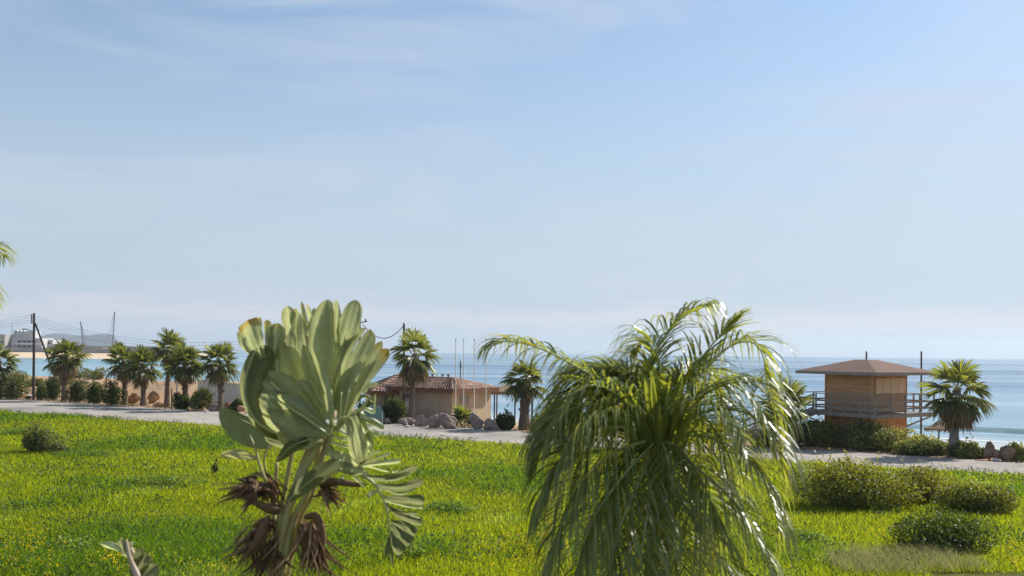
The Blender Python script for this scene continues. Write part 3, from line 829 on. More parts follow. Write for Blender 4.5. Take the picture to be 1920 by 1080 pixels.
# ------------------------------------------------------------------ fan palms
def fan_palm(base, H, Rr, label, seed, r0=.3, nleaf=30, nskirt=22, group=None, name='fan_palm', cat='palm tree', dwarf=False, bark='bark'):
    g = random.Random(seed)
    root = empty(name, base, label, cat, group)
    mb = MB()
    if not dwarf:
        pts = []; rad = []
        for k in range(12):
            t = k / 11
            pts.append((math.sin(seed * 1.9) * .3 * t * t, math.cos(seed * 2) * .2 * t * t, -.1 + (H + .1) * t))
            rad.append(r0 * (1.25 - .5 * min(1, t * 3) * .6 - .12 * t) * (1 + .06 * g.uniform(-1, 1)))
        mb.tube(pts, rad, 10)
        for k in range(60):      # old leaf bases
            a = g.uniform(0, 6.28); z = H * g.uniform(.35, 1.0); rr = r0 * .85
            p = Vector((math.cos(a) * rr, math.sin(a) * rr, z)); q = p + Vector((math.cos(a) * .14, math.sin(a) * .14, .2))
            mb.bar(p, q, .07, .04)
        mb.build('trunk', M[bark], root)
    def fan(mb, p0, pd, pl, bl, g, spread, droop, nseg=20, wid=.05, tint=(1, 1, 1), pet=True):
        pd = pd.normalized(); lat = pd.cross(Vector((0, 0, 1)))
        if lat.length < .05: lat = Vector((1, 0, 0))
        lat.normalize()
        roll = g.uniform(-.5, .5); lat = (lat * math.cos(roll) + pd.cross(lat) * math.sin(roll)).normalized()
        nrm = lat.cross(pd).normalized()
        p1 = p0 + pd * pl - Vector((0, 0, droop * pl * .25))
        mb.t = (1.6, 1.35, 1.3)
        if pet: mb.ribbon([p0, p1], lat, [.04, .022])
        for k in range(nseg):
            a = spread * (k / (nseg - 1) - .5) + g.uniform(-.04, .04)
            d = pd * math.cos(a) + lat * math.sin(a)
            ln = bl * (.55 + .45 * math.cos(a * .55)) * g.uniform(.85, 1.08)
            d = (d - nrm * abs(math.sin(a)) * .25).normalized()
            v = g.uniform(.6, 1.35); mb.t = (tint[0] * v, tint[1] * v, tint[2] * v)
            sd = d.cross(nrm).normalized()
            sd = (sd * .8 + nrm * g.choice((-.6, .6))).normalized()
            A = p1 + d * ln * .5 - Vector((0, 0, droop * ln * .06)); B = p1 + d * ln * .8 - Vector((0, 0, droop * ln * .22)); E = p1 + d * ln - Vector((0, 0, droop * ln * .5))
            mb.ribbon([p1, A, B, E], sd, [.012, wid * 1.0, wid * .7, .006])
    mb = MB(); top = Vector((math.sin(seed * 1.9) * .3 * (not dwarf), math.cos(seed * 2) * .2 * (not dwarf), H))
    for i in range(nleaf):
        t = (i + .5) / nleaf
        el = R(86 - (118 if not dwarf else 85) * t ** .85) + g.uniform(-.12, .12); az = i * 2.39996 + g.uniform(-.3, .3)
        d = Vector((math.cos(az) * math.cos(el), math.sin(az) * math.cos(el), math.sin(el)))
        f_ = g.uniform(.74, 1.14)
        fan(mb, top + Vector((0, 0, g.uniform(-.25, .15))), d, Rr * .42 * f_, Rr * .62 * f_, g, R(g.uniform(140, 215)), .2 + .7 * t, 22, Rr * .031,
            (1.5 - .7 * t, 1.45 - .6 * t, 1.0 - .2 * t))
    mb.build('crown', M['fan'], root)
    if nskirt and not dwarf:
        mb = MB()
        for i in range(nskirt):
            az = i * 2.39996 + g.uniform(-.4, .4); el = R(g.uniform(-74, -22))
            d = Vector((math.cos(az) * math.cos(el), math.sin(az) * math.cos(el), math.sin(el)))
            fan(mb, top + Vector((0, 0, -.25 - g.uniform(0, .3))), d, Rr * .28, Rr * .42 * g.uniform(.75, 1.15), g, R(g.uniform(70, 130)), 1.0, 14, Rr * .025, (1, 1, 1) if g.random() < .6 else (.6, .6, .6))
        mb.build('dead_skirt', M['skirt'], root)
    return root

ROW = 'fan palms lining the road'
palms = [  # px, base y, top y, half width px, trunk radius, label
    (-3, 749, 638, 36, .28, 'fan palm cut by the left edge of the photo', 30),
    (120, 753, 627, 36, .27, 'fan palm standing alone right of the braced wooden pole', 40),
    (234, 759, 640, 37, .30, 'leftmost palm of the cluster of five', 16),
    (269, 761, 643, 35, .30, 'second palm from the left in the cluster', 10),
    (313, 764, 615, 37, .27, 'tallest palm of the left cluster, its crown above the others', 14),
    (347, 767, 639, 36, .30, 'palm just right of the tallest one in the cluster', 16),
    (414, 771, 633, 42, .26, 'palm in front of the white wall', 16),
    (771, 795, 613, 47, .24, 'tall palm in front of the tiled beach house', 34),
    (983, 806, 668, 39, .42, 'thick trunked palm beside the thatched shelter', 12),
    (1140, 815, 672, 46, .3, 'palm mostly hidden behind the drooping feather palm', 14),
    (1466, 842, 708, 45, .34, 'palm left of the tower ramp', 18),
    (1788, 857, 668, 66, .30, 'big palm with brown skirt at the right of the tower', 44),
]
for i, (px, by, ty, hw, r0, lb, nsk) in enumerate(palms):
    b_ = gp(px, by); d = b_.y; sc = d / F
    Rr = hw * sc * (1.14 + .1 * math.sin(i * 2.7))
    topz = at(px, ty, d).z
    fan_palm(b_, topz - Rr * .93, Rr, lb, 20 + i, r0, 19 + (i * 7) % 12, nsk, ROW, bark='greybark' if i in (11,) else 'bark')
for px, by, ty, hw, lb in ((381, 770, 727, 17, 'small dark fan palm shrub by the white wall'), (866, 801, 756, 24, 'dwarf fan palm among the boulders before the beach house'), (1612, 838, 786, 24, 'dwarf fan palm at the foot of the wooden tower')):
    b_ = gp(px, by); sc = b_.y / F
    if px > 1600: b_ = gp(px, 832)
    fan_palm(b_, .35 * (by - ty) * sc, (by - ty) * sc * .66, lb, px, nleaf=30, dwarf=True, group='dwarf fan palms', name='dwarf_fan_palm', cat='palm')

# ------------------------------------------------------------------ boulders
def rock(base, rx, ry, h, label, seed, mat='rock', group='boulders along the road', name='boulder', cat='boulder'):
    g = np.random.default_rng(seed)
    bm = bmesh.new(); bmesh.ops.create_icosphere(bm, subdivisions=4, radius=1)
    co = np.array([v.co[:] for v in bm.verts])
    for _ in range(16):
        n_ = g.normal(size=3); n_ /= np.linalg.norm(n_); dlim = .5 + .35 * g.random()
        k = np.maximum(co @ n_ - dlim, 0); co -= k[:, None] * n_ * .92
    ns = vnoise(co[:, 0] * 2 + seed, co[:, 1] * 2 + co[:, 2] * 1.7, .5, 4) - .5
    co *= (1 + .34 * ns + .16 * (vnoise(co[:, 0] * 5 + seed, co[:, 1] * 4 + co[:, 2] * 5, .5, 3) - .5))[:, None]
    ext = np.abs(co).max(0); co = co / ext * (rx, ry, h / 2); co[:, 2] += h * .42
    for v, c in zip(bm.verts, co): v.co = c
    me = bpy.data.meshes.new(name); bm.to_mesh(me); bm.free(); me.materials.append(M[mat])
    o = bpy.data.objects.new(name, me); C.objects.link(o); o.location = base
    o.rotation_euler = (0, 0, float(g.random() * .6 - .3))
    return tag(o, label, cat, group)
rocks = [  # px, base y, half width px, height px, mat, label
    (722, 796, 12, 16, 'rock', 'low boulder behind the dark bush near the green bin'),
    (762, 799, 15, 22, 'rock', 'shaded boulder at the foot of the tall palm'),
    (788, 801, 15, 26, 'rock', 'shaded boulder right of the tall palm trunk'),
    (812, 804, 17, 30, 'rock', 'tall pinkish boulder left of the sloping slab'),
    (838, 806, 20, 36, 'rock', 'sloping pink slab left of the dwarf fan palm'),
    (892, 806, 14, 36, 'rock', 'upright boulder just right of the dwarf fan palm'),
    (920, 808, 15, 26, 'rock', 'low square boulder below the right flagpole'),
    (1010, 812, 18, 26, 'rock', 'boulder right of the thick palm trunk'),
    (1075, 817, 20, 26, 'rock', 'boulder behind the left fronds of the feather palm'),
    (1856, 864, 11, 40, 'brownrock', 'tall upright brown boulder right of the big palm'),
    (1868, 865, 8, 26, 'brownrock', 'narrow stone leaning on the tall brown boulder'),
    (1890, 866, 21, 34, 'brownrock', 'wide flat topped boulder near the right edge'),
    (1700, 850, 18, 22, 'brownrock', 'reddish boulder between the roadside bushes'),
    (1480, 842, 16, 26, 'rock', 'boulder under the tower ramp'),
    (300, 763, 15, 14, 'redrock', 'orange rock between the cluster palms'),
    (287, 758, 12, 24, 'redrock', 'brown lump of earth behind the cluster palms'),
    (250, 757, 12, 22, 'redrock', 'sandy lump between the two leftmost cluster palms'),
    (362, 768, 10, 20, 'rock', 'rock at the foot of the right cluster palms'),
    (398, 771, 14, 18, 'rock', 'dark rock at the foot of the palm before the white wall'),
    (432, 770, 13, 20, 'redrock', 'red rocks piled right of the palm before the white wall'),
    (450, 772, 10, 16, 'redrock', 'red rock touching the paddle leaf plant in view'),
    (20, 744, 22, 9, 'redrock', 'low orange earth heap at the left road edge'),
]
for i, (px, by, hw, hh, mt, lb) in enumerate(rocks):
    b_ = gp(px, by); sc = b_.y / F; b_.z = float(ground_z(b_.x, b_.y)) - .05
    b_.y += hw * sc * .4
    rock(b_, hw * sc * 1.05, hw * sc * .75, hh * sc * 1.05, lb, 200 + i, mt)
for i, (px, by, r_, lb) in enumerate(((1868, 866, .16, 'small white stone at the road edge below the brown boulders'), (856, 805, .13, 'small white stone at the road edge before the dwarf fan palm'), (762, 803, .18, 'pale flat stone on the verge by the white stake'), (386, 774, .2, 'pale stone on the verge below the white wall'))):
    b_ = gp(px, by)
    rock(b_, r_ * 1.4, r_, r_ * 1.6, lb, 300 + i, 'stone', 'loose stones at the road edge', 'stone', 'stone')

# ------------------------------------------------------------------ poles, wires, cone
pole_d = depth_at(63, 749)
pb = gp(63, 749)
up = empty('utility_pole', pb, 'dark wooden utility pole with a diagonal brace by the left road', 'utility pole')
ptop = at(64, 587, pole_d)
part('pole', M['pole'], up, lambda m: m.tube([pb - Vector((0, 0, .2)), pb.lerp(ptop, .5), ptop], [.17, .15, .12], 8))
part('brace', M['pole'], up, lambda m: m.tube([at(66, 606, pole_d), at(113, 734, pole_d - .5)], [.11, .14], 8))
ins = [at(64, 591 + 4.5 * k, pole_d) + Vector((-.2, 0, 0)) for k in range(4)]
for q in ins:
    part('insulator', M['wire'], up, lambda m, q=q: (m.tube([q + Vector((-.08, 0, -.12)), q + Vector((-.08, 0, .0)), q + Vector((-.08, 0, .12))], [.07, .1, .05], 7), m.bar(q + Vector((-.08, 0, 0)), q + Vector((.3, 0, 0)), .05)))
part('lamp_arm', M['metal'], up, lambda m: m.tube([at(63, 622, pole_d - .2), at(54, 619, pole_d - .3), at(48, 617.5, pole_d - .3)], [.05, .05, .04], 6))
part('lamp_head', M['metal'], up, lambda m: m.box(at(46.5, 617.5, pole_d - .3), (.55, .28, .14)))
p2d = 92.0
def simple_pole(px, by, ty, d, label, r_=.12, mat='pole', cap=True, name='utility_pole', cat='utility pole', group=None):
    b_ = at(px, by, d); b_.z = float(ground_z(b_.x, b_.y)); t_ = at(px + .5, ty, d)
    o = empty(name, b_, label, cat, group)
    part('pole', M[mat], o, lambda m: m.tube([b_ - Vector((0, 0, .2)), b_.lerp(t_, .5), t_], [r_, r_ * .92, r_ * .8], 8))
    if cap: part('cap', M['metal'], o, lambda m: m.tube([t_, t_ + Vector((0, 0, .08)), t_ + Vector((0, 0, .2))], [r_ * .9, r_ * 1.15, r_ * .3], 8))
    return o, t_
pA, pAt = simple_pole(674, 795, 600, p2d, 'dark wooden pole rising behind the paddle leaves')
part('crossarm', M['pole'], pA, lambda m: (m.bar(pAt + Vector((-.1, 0, -.25)), pAt + Vector((.7, 0, -.12)), .09), m.bar(pAt + Vector((.55, 0, -.12)), pAt + Vector((.55, 0, .12)), .1)))
pB, pBt = simple_pole(757, 797, 609, 91, 'dark wooden pole behind the tall palm by the beach house')
part('junction_box', M['pole'], pB, lambda m: m.box(at(762, 741, 90.6), (.7, .35, .5)))
pC, pCt = simple_pole(1624, 830, 663, 74, 'dark pole top sticking up behind the tower roof', .08)
pD, pDt = simple_pole(1727, 835, 663, 72, 'thin dark pole beside the right eave of the tower', .08)
def wire(A, B, sag, label, r_=.018, group='overhead wires'):
    mb = MB(); pts = []
    for k in range(25):
        t = k / 24; p = A.lerp(B, t); p.z -= sag * 4 * t * (1 - t); pts.append(p)
    mb.tube(pts, r_, 4)
    return tag(mb.build('overhead_wire', M['wire']), label, 'wire', group)
off = at(-520, 575, 150)
for k in range(4):
    wire(ins[k] + Vector((-.1, 0, 0)), pAt + Vector((0, 0, -.2 - .3 * k)), 2.5, 'one of the wires sagging from the braced pole to the right', .011, 'wires running right of the braced pole')
    wire(ins[k] + Vector((-.1, 0, 0)), off + Vector((0, 0, -.3 * k)), 2.6, 'one of the wires running left from the braced pole', .011, 'wires running left of the braced pole')
wire(pBt + Vector((0, 0, -.05)), pAt + Vector((.3, 0, -.4)), 1.25, 'black cable drooping from the pole by the beach house', .035)
for px, by, lb in ((854, 800, 'first of the four white flagpoles from the left'), (869, 801, 'second white flagpole from the left'), (889, 802, 'third white flagpole from the left'), (911, 803, 'rightmost of the four white flagpoles')):
    simple_pole(px, by, 639, 84.5, lb, .042, 'whitepole', True, 'flagpole', 'flagpole', 'white flagpoles before the beach house')
cb = gp(41, 745)
co_ = empty('traffic_cone', cb, 'orange traffic cone standing at the left road edge', 'traffic cone')
cs_ = cb.y / F
part('base', M['cone'], co_, lambda m: m.box(cb + Vector((0, 0, .04)), (.85, .85, .08)))
part('body', M['cone'], co_, lambda m: m.tube([cb + Vector((0, 0, .08)), cb + Vector((0, 0, .6)), cb + Vector((0, 0, 1.12))], [.33, .2, .06], 14))
part('band', M['white'], co_, lambda m: m.tube([cb + Vector((0, 0, .5)), cb + Vector((0, 0, .72))], [.245, .19], 14, False))
sb = gp(53, 748)
so_ = empty('rubbish_sack', sb, 'dark blue sack with a white top beside the wooden pole', 'sack')
o = rock(Vector((0, 0, 0)), .62, .4, .42, None, 41, 'navy', None, 'sack_body', None); o.parent = so_; o.location = (0, 0, 0)
o = rock(Vector((0, 0, 0)), .4, .3, .2, None, 42, 'white', None, 'sack_top', None); o.parent = so_; o.location = (.1, -.05, .32)
st_ = gp(762, 803)
tag((lambda m: (m.tube([st_ + Vector((.25, 0, -.1)), st_ + Vector((-.12, 0, .75))], [.03, .025], 6), m.build('stake', M['whitepole']))[1])(MB()), 'thin white stake leaning on the verge by the dark bush', 'stake')
for px, by, ty, lb in ((331, 767, 722, 'thin pale post between the palms of the left cluster'), (322, 767, 728, 'thin brown post left of the pale post in the palm cluster')):
    b_ = gp(px, by); t_ = at(px, ty, b_.y)
    o = MB(); o.tube([b_ - Vector((0, 0, .1)), b_.lerp(t_, .97), t_], [.07, .06, .03], 8)
    tag(o.build('post', M['whitepole' if px > 325 else 'pole']), lb, 'post')

# green bin
gb = gp(697, 797)
go = empty('recycling_bin', gb, 'rounded pale green bin with a red stripe behind the paddle leaves', 'bin')
sc = gb.y / F
def bell(m):
    w_, h_, dp = 20 * sc, 36 * sc, 1.1
    prof = [(-w_, 0), (w_, 0), (w_, h_ * .55)] + [(w_ * math.cos(a), h_ * .55 + h_ * .45 * math.sin(a)) for a in np.linspace(.15, math.pi - .15, 12)] + [(-w_, h_ * .55)]
    A = [m.V(gb + Vector((x, 0, z))) for x, z in prof]; B = [m.V(gb + Vector((x, dp, z))) for x, z in prof]
    m.Fc(A); m.Fc(B[::-1]); n_ = len(prof)
    for j in range(n_): m.Fc((A[j], B[j], B[(j + 1) % n_], A[(j + 1) % n_]))
part('shell', M['bin'], go, bell)
part('stripe', M['red'], go, lambda m: m.box(gb + Vector((10 * sc, -.02, 9 * sc)), (14 * sc, .03, 2.6 * sc)))
part('rim', M['white'], go, lambda m: m.tube([gb + Vector((20 * sc, -.01, .05)), gb + Vector((20 * sc, -.01, 20 * sc)), gb + Vector((18 * sc, -.01, 26 * sc))], .03, 6))

# white wall behind the palms
A, B = at(372, 758, 106), at(478, 758, 100)
wd = B - A
wo_ = empty('garden_wall', Vector((A.x, A.y, -.2)), 'white rendered wall behind the right palms of the cluster', 'wall')
def wall_body(m):
    z1 = at(420, 713, 103).z
    for k, (t0_, t1_) in enumerate(((0, .46), (.46, 1))):
        p, q = A.lerp(B, t0_), A.lerp(B, t1_)
        m.bar(Vector((p.x, p.y, z1 / 2 - .3 - k * .25)), Vector((q.x, q.y, z1 / 2 - .3 - k * .25)), .25, z1 + .6)
part('panel', M['whitewall'], wo_, wall_body)
def wall_ribs(m):
    for k in range(16):
        p = A.lerp(B, .5 + k * .031); m.bar(Vector((p.x, p.y - .16, -.3)), Vector((p.x, p.y - .16, 2.1)), .1, .08)
part('rib', M['whitewall'], wo_, wall_ribs)

# ------------------------------------------------------------------ beach house
def az(a): return Vector((math.sin(R(a)), math.cos(R(a)), 0))
def vt(m, k, p):
    m.t = (k, k, k); i = m.V(p); m.t = (1, 1, 1); return i
def tiled_plane(m, A, B, T0, T1, n_across, n_rows):
    """roof slope from eave A-B to top T0-T1 as rows of half-round tiles"""
    A, B, T0, T1 = map(Vector, (A, B, T0, T1))
    nrm = (B - A).cross(T0 - A).normalized()
    if nrm.z < 0: nrm = -nrm
    def P(u, v): return A.lerp(B, u).lerp(T0.lerp(T1, u), v)
    K = n_across * 4
    for r_ in range(n_rows):
        v0, v1 = r_ / n_rows, (r_ + 1.05) / n_rows
        rows = []; rt_ = random.Random(r_ * 7 + K); tl = [rt_.uniform(.62, 1.25) * (1.5 if rt_.random() < .2 else 1) for _ in range(n_across + 1)]
        for v, lift in ((v0, .07), (min(v1, 1), .012)):
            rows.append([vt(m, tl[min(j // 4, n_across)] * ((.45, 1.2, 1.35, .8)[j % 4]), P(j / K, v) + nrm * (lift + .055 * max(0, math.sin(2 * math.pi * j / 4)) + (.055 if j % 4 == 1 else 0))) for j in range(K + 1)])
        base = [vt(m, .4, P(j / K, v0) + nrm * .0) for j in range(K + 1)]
        for j in range(K):
            m.Fc((rows[0][j], rows[0][j + 1], rows[1][j + 1], rows[1][j])); m.Fc((base[j], base[j + 1], rows[0][j + 1], rows[0][j]))
def hip_house(root, corner, right_az, wr, wlft, zb, ze, zr, over, matR, matL, ridge=.3):
    """corner = near bottom corner; right wall runs along right_az, left wall along right_az-90"""
    u = az(right_az); v = az(right_az - 90)
    P = lambda a, b_, z: Vector((corner.x, corner.y, 0)) + u * a + v * b_ + Vector((0, 0, z))
    def wall(m):
        c = [(0, 0), (wr, 0), (wr, wlft), (0, wlft)]
        lo = [m.V(P(a, b_, zb)) for a, b_ in c]; hi = [m.V(P(a, b_, ze)) for a, b_ in c]
        for k in range(4):
            m.mi = 1 if k in (3, 2) else 0
            m.Fc((lo[k], lo[(k + 1) % 4], hi[(k + 1) % 4], hi[k]))
    part('wall', [matR, matL], root, wall)
    o = over
    e = [(-o, -o), (wr + o, -o), (wr + o, wlft + o), (-o, wlft + o)]
    def fas(m):
        for k in range(4):
            a, b_ = e[k], e[(k + 1) % 4]
            m.bar(P(*a, ze + .02), P(*b_, ze + .02), .06, .3)
        m.Fc([m.V(P(a, b_, ze - .05)) for a, b_ in e])
    part('fascia', M['fascia'], root, fas)
    if wlft >= wr: r0, r1 = (wr / 2, wr / 2 * (1 - ridge) + o), (wr / 2, wlft - wr / 2 * (1 - ridge))
    else: r0, r1 = (wlft / 2, wlft / 2), (wr - wlft / 2, wlft / 2)
    ev = [P(a, b_, ze + .18) for a, b_ in e]; T = [P(*r0, zr), P(*r1, zr)]
    def roof(m):
        if wlft >= wr:
            tiled_plane(m, ev[0], ev[1], T[0], T[0], int((wr + 2 * o) / .34), 8)
            tiled_plane(m, ev[3], ev[0], T[1], T[0], int((wlft + 2 * o) / .34), 8)
            tiled_plane(m, ev[1], ev[2], T[0], T[1], int((wlft + 2 * o) / .4), 6)
            tiled_plane(m, ev[2], ev[3], T[1], T[1], int((wr + 2 * o) / .4), 6)
        else:
            tiled_plane(m, ev[0], ev[1], T[0], T[1], int((wr + 2 * o) / .34), 8)
            tiled_plane(m, ev[3], ev[0], T[0], T[0], int((wlft + 2 * o) / .34), 8)
            tiled_plane(m, ev[1], ev[2], T[1], T[1], int((wlft + 2 * o) / .4), 6)
            tiled_plane(m, ev[2], ev[3], T[1], T[0], int((wr + 2 * o) / .4), 6)
    rf = part('roof', M['tile'], root, roof, True)
    def ridge_(m):
        m.tube([T[0], T[1] + Vector((.01, 0, 0))], .11, 7)
        for k, q in ((0, 0), (1, 0 if wlft >= wr else 1), (3, 1 if wlft >= wr else 0)): m.tube([ev[k] + Vector((0, 0, .06)), T[q] + Vector((0, 0, .03))], .1, 7)
    mb = MB(); ridge_(mb); rel(mb, root.location); mb.build('ridge_tiles', M['tile'], rf)
    return P, T
hd = 89.0
hc = at(847, 780, hd); hc.z = -.4
house = empty('beach_house', hc, 'beige beach house with hipped clay tile roofs behind the boulders', 'building')
ze = at(847, 734, hd).z
P, T = hip_house(house, hc, 38, 5.6, 7.4, -1.2, ze, at(845, 709.5, hd + 3).z, .55, M['plaster'], M['shadeplaster'])
v_ = at(790, 700, hd)
rp = lambda a, z: P(a, 0, z) + az(128) * .03
def windowR(m): 
    c = P(1.7, 0, ze - .95) + az(128) * .02; m.box(c, (1.3, .08, .9), rz=-R(38 - 90) )
part('window', M['shadeplaster'], house, windowR)
def doorL(m):
    c = P(0, 5.3, .75) + az(218) * .03; m.box(c, (1.5, .08, 1.3), rz=R(90 + 38 - 90 + 4) * 0 + R(52))
part('notice_board', M['whitewall'], house, doorL)
for k, dx in enumerate((-.35, -.1, .35)):
    part('roof_vent', M['fascia'], house, lambda m, dx=dx: (m.tube([T[0].lerp(T[1], .5 + dx) + Vector((0, 0, -.05)), T[0].lerp(T[1], .5 + dx) + Vector((0, 0, .28))], .06, 6), m.box(T[0].lerp(T[1], .5 + dx) + Vector((0, 0, .3)), (.3, .2, .1))))
an = at(863, 704, hd + 3)
part('antenna', M['wire'], house, lambda m: (m.tube([an + Vector((0, 0, -.3)), at(863.5, 676, hd + 3)], .05, 5), m.bar(at(860, 688, hd + 3), at(867, 688, hd + 3), .06), m.bar(at(861, 683, hd + 3), at(866, 683, hd + 3), .05)))
h2 = at(705, 790, 93); h2.z = -.4
house2 = empty('beach_house', h2, 'lower tiled wing of the beach house behind the tall palm and green bin', 'building')
P2, T2 = hip_house(house2, h2, 72, 6.6, 5.2, -1.2, at(705, 738, 93).z, at(690, 703, 95).z, .6, M['shadeplaster'], M['shadeplaster'])
for a in (1.4, 3.6):
    part('window', M['glass'], house2, lambda m, a=a: m.box(P2(a, 0, 1.35) + az(162) * .02, (1.3, .06, .8), rz=-R(72 - 90)))

# thatched shelter right of the house
sh = at(948, 785, 96); sh.z = float(ground_z(sh.x, sh.y))
shel = empty('beach_shelter', sh, 'thatched beach shelter on thin posts right of the beach house', 'shelter')
zt = at(948, 737, 96).z; ztt = at(948, 728, 96).z
for dx, dy in ((-1.1, -.6), (2.6, -.6), (-.9, 2.2), (2.6, 2.2), (.9, -.6), (.9, 2.2)):
    part('post', M['pole'], shel, lambda m, dx=dx, dy=dy: m.tube([sh + Vector((dx, dy, -.2)), Vector((sh.x + dx, sh.y + dy, zt + .05))], .07, 6))
def throof(m):
    x0, x1, y0, y1 = sh.x - 1.5, sh.x + 3.1, sh.y - 1.1, sh.y + 2.7
    lo = [m.V((a, b_, zt - .12)) for a, b_ in ((x0, y0), (x1, y0), (x1, y1), (x0, y1))]
    md = [m.V((a, b_, zt + .18)) for a, b_ in ((x0, y0), (x1, y0), (x1, y1), (x0, y1))]
    tp = [m.V((x0 + 1.4, sh.y + .8, ztt + .3)), m.V((x1 - 1.4, sh.y + .8, ztt + .3))]
    m.Fc(lo[::-1])
    for k in range(4): m.Fc((lo[k], lo[(k + 1) % 4], md[(k + 1) % 4], md[k]))
    m.Fc((md[0], md[1], tp[1], tp[0])); m.Fc((md[2], md[3], tp[0], tp[1])); m.Fc((md[1], md[2], tp[1])); m.Fc((md[3], md[0], tp[0]))
part('roof', M['thatch'], shel, throof)

# ------------------------------------------------------------------ lifeguard tower
TD = 64.0
tc_ = at(1633, 775, TD)            # near vertical corner of the cabin, at deck height
zd = tc_.z                          # deck height
zw = at(1633, 702, TD).z            # top of the cabin walls
u_, w_ = az(57), az(-33)            # right wall runs along u_, left wall along w_
SZ = 3.6
TP = lambda a, b_, z: Vector((tc_.x, tc_.y, 0)) + u_ * a + w_ * b_ + Vector((0, 0, z))
base_z = float(ground_z(tc_.x, tc_.y)) - .3
tower = empty('lifeguard_tower', Vector((tc_.x, tc_.y, zd)), 'square wooden lifeguard tower with brown hipped roof and railed deck', 'tower')
def boards(m, z0, z1, step=.2):
    n_ = int((z1 - z0) / step)
    for k in range(n_):
        a0, a1 = z0 + k * step, z0 + (k + .93) * step
        for A_, B_, nn_ in (((0, 0), (SZ, 0), az(147)), ((0, SZ), (0, 0), az(237)), ((SZ, 0), (SZ, SZ), az(57)), ((SZ, SZ), (0, SZ), az(327))):
            p = TP(*A_, 0); q = TP(*B_, 0); dz = Vector((0, 0, 1))
            m.Fc([m.V(x_) for x_ in (p + dz * a0 + nn_ * .05, q + dz * a0 + nn_ * .05, q + dz * a1 + nn_ * .015, p + dz * a1 + nn_ * .015)])
            m.Fc([m.V(x_) for x_ in (p + dz * a0 + nn_ * .02, q + dz * a0 + nn_ * .02, q + dz * a0 + nn_ * .05, p + dz * a0 + nn_ * .05)])
    c = [(0, 0), (SZ, 0), (SZ, SZ), (0, SZ)]
    lo = [m.V(TP(*q, z0)) for q in c]; hi = [m.V(TP(*q, z1)) for q in c]
    for k in range(4): m.Fc((lo[k], lo[(k + 1) % 4], hi[(k + 1) % 4], hi[k]))
part('cabin_wall', M['cedar'], tower, lambda m: boards(m, zd + .03, zw))
part('base_wall', M['cedar'], tower, lambda m: boards(m, base_z, zd - .24))
for a, b_ in ((0, 0), (SZ, 0), (0, SZ)):
    part('corner_post', M['cedar'], tower, lambda m: m.bar(TP(a, b_, base_z), TP(a, b_, zw - .02), .16))
def shut(m):
    for k in range(4):
        p = TP(.35 + k * .78, 0, 0) + az(147) * .08; q = TP(.35 + k * .78 + .74, 0, 0) + az(147) * .08
        a0, a1 = zd + 1.28, zw - .25
        m.bar(p + Vector((0, 0, (a0 + a1) / 2)), q + Vector((0, 0, (a0 + a1) / 2)), .05, a1 - a0)
part('shutter', M['panel'], tower, shut)
# roof
RO = 1.42
def roofp(m):
    e = [(-RO, -RO), (SZ + RO, -RO), (SZ + RO, SZ + RO), (-RO, SZ + RO)]
    t = [(SZ / 2 - .5, SZ / 2 - .5), (SZ / 2 + .5, SZ / 2 - .5), (SZ / 2 + .5, SZ / 2 + .5), (SZ / 2 - .5, SZ / 2 + .5)]
    z0, z1 = zw + .16, at(1625, 674.5, TD + 2.4).z
    E = [m.V(TP(*q, z0)) for q in e]; Tt = [m.V(TP(*q, z1)) for q in t]
    for k in range(4): m.Fc((E[k], E[(k + 1) % 4], Tt[(k + 1) % 4], Tt[k]))
    m.Fc(Tt)
rf = part('roof', M['sheet'], tower, roofp)
def fasc(m):
    e = [(-RO, -RO), (SZ + RO, -RO), (SZ + RO, SZ + RO), (-RO, SZ + RO)]
    for k in range(4): m.bar(TP(*e[k], zw + .06), TP(*e[(k + 1) % 4], zw + .06), .07, .2)
    i2 = .09
    e2 = [(-RO + i2, -RO + i2), (SZ + RO - i2, -RO + i2), (SZ + RO - i2, SZ + RO - i2), (-RO + i2, SZ + RO - i2)]
    m.Fc([m.V(TP(*q, zw + .004)) for q in e2])
mb = MB(); fasc(mb); rel(mb, tower.location); mb.build('fascia', M['deckwood'], rf)
DK = 1.3
def deck(m):
    ext = SZ + 2 * DK
    n_ = 26
    for k in range(n_):       # planks
        a = -DK + ext * (k + .5) / n_
        m.bar(TP(a, -DK, zd - .02), TP(a, SZ + DK, zd - .02), ext / n_ * .93, .045)
    for a in (-DK, SZ + DK):
        m.bar(TP(a, -DK, zd - .14), TP(a, SZ + DK, zd - .14), .08, .19); m.bar(TP(-DK + .05, a, zd - .14), TP(SZ + DK - .05, a, zd - .14), .08, .19)
part('deck', M['deckwood'], tower, deck)
for a, b_ in ((-DK + .15, -DK + .15), (SZ + DK - .15, -DK + .15), (-DK + .15, SZ + DK - .15)):
    ia = 0.02 if a < 0 else SZ - .02; ib = .02 if b_ < 0 else SZ - .02
    part('strut', M['deckwood'], tower, lambda m: m.bar(TP(a, b_, zd - .25), TP(ia, ib, zd - 1.0), .09))
zr_ = zd + 1.2
def railing(m, A_, B_, n_, skip=0, top=1.2):
    A_, B_ = Vector(A_), Vector(B_)
    for k in range(skip, n_ + 1):
        p = A_.lerp(B_, k / n_); m.bar(p + Vector((0, 0, -.2)), p + Vector((0, 0, top)), .09)
    for hh in (.32 + top - 1.2, .75 + top - 1.2): m.bar(A_ + Vector((0, 0, hh)), B_ + Vector((0, 0, hh)), .04, .11)
    m.bar(A_ + Vector((0, 0, top + .02)), B_ + Vector((0, 0, top + .02)), .13, .05)
e = DK - .03
rl = [((-e, -e), (SZ + e, -e)), ((SZ + e, -e), (SZ + e, SZ + e)), ((SZ + e, SZ + e), (-e, SZ + e)), ((-e, -e), (-e, SZ - .2))]
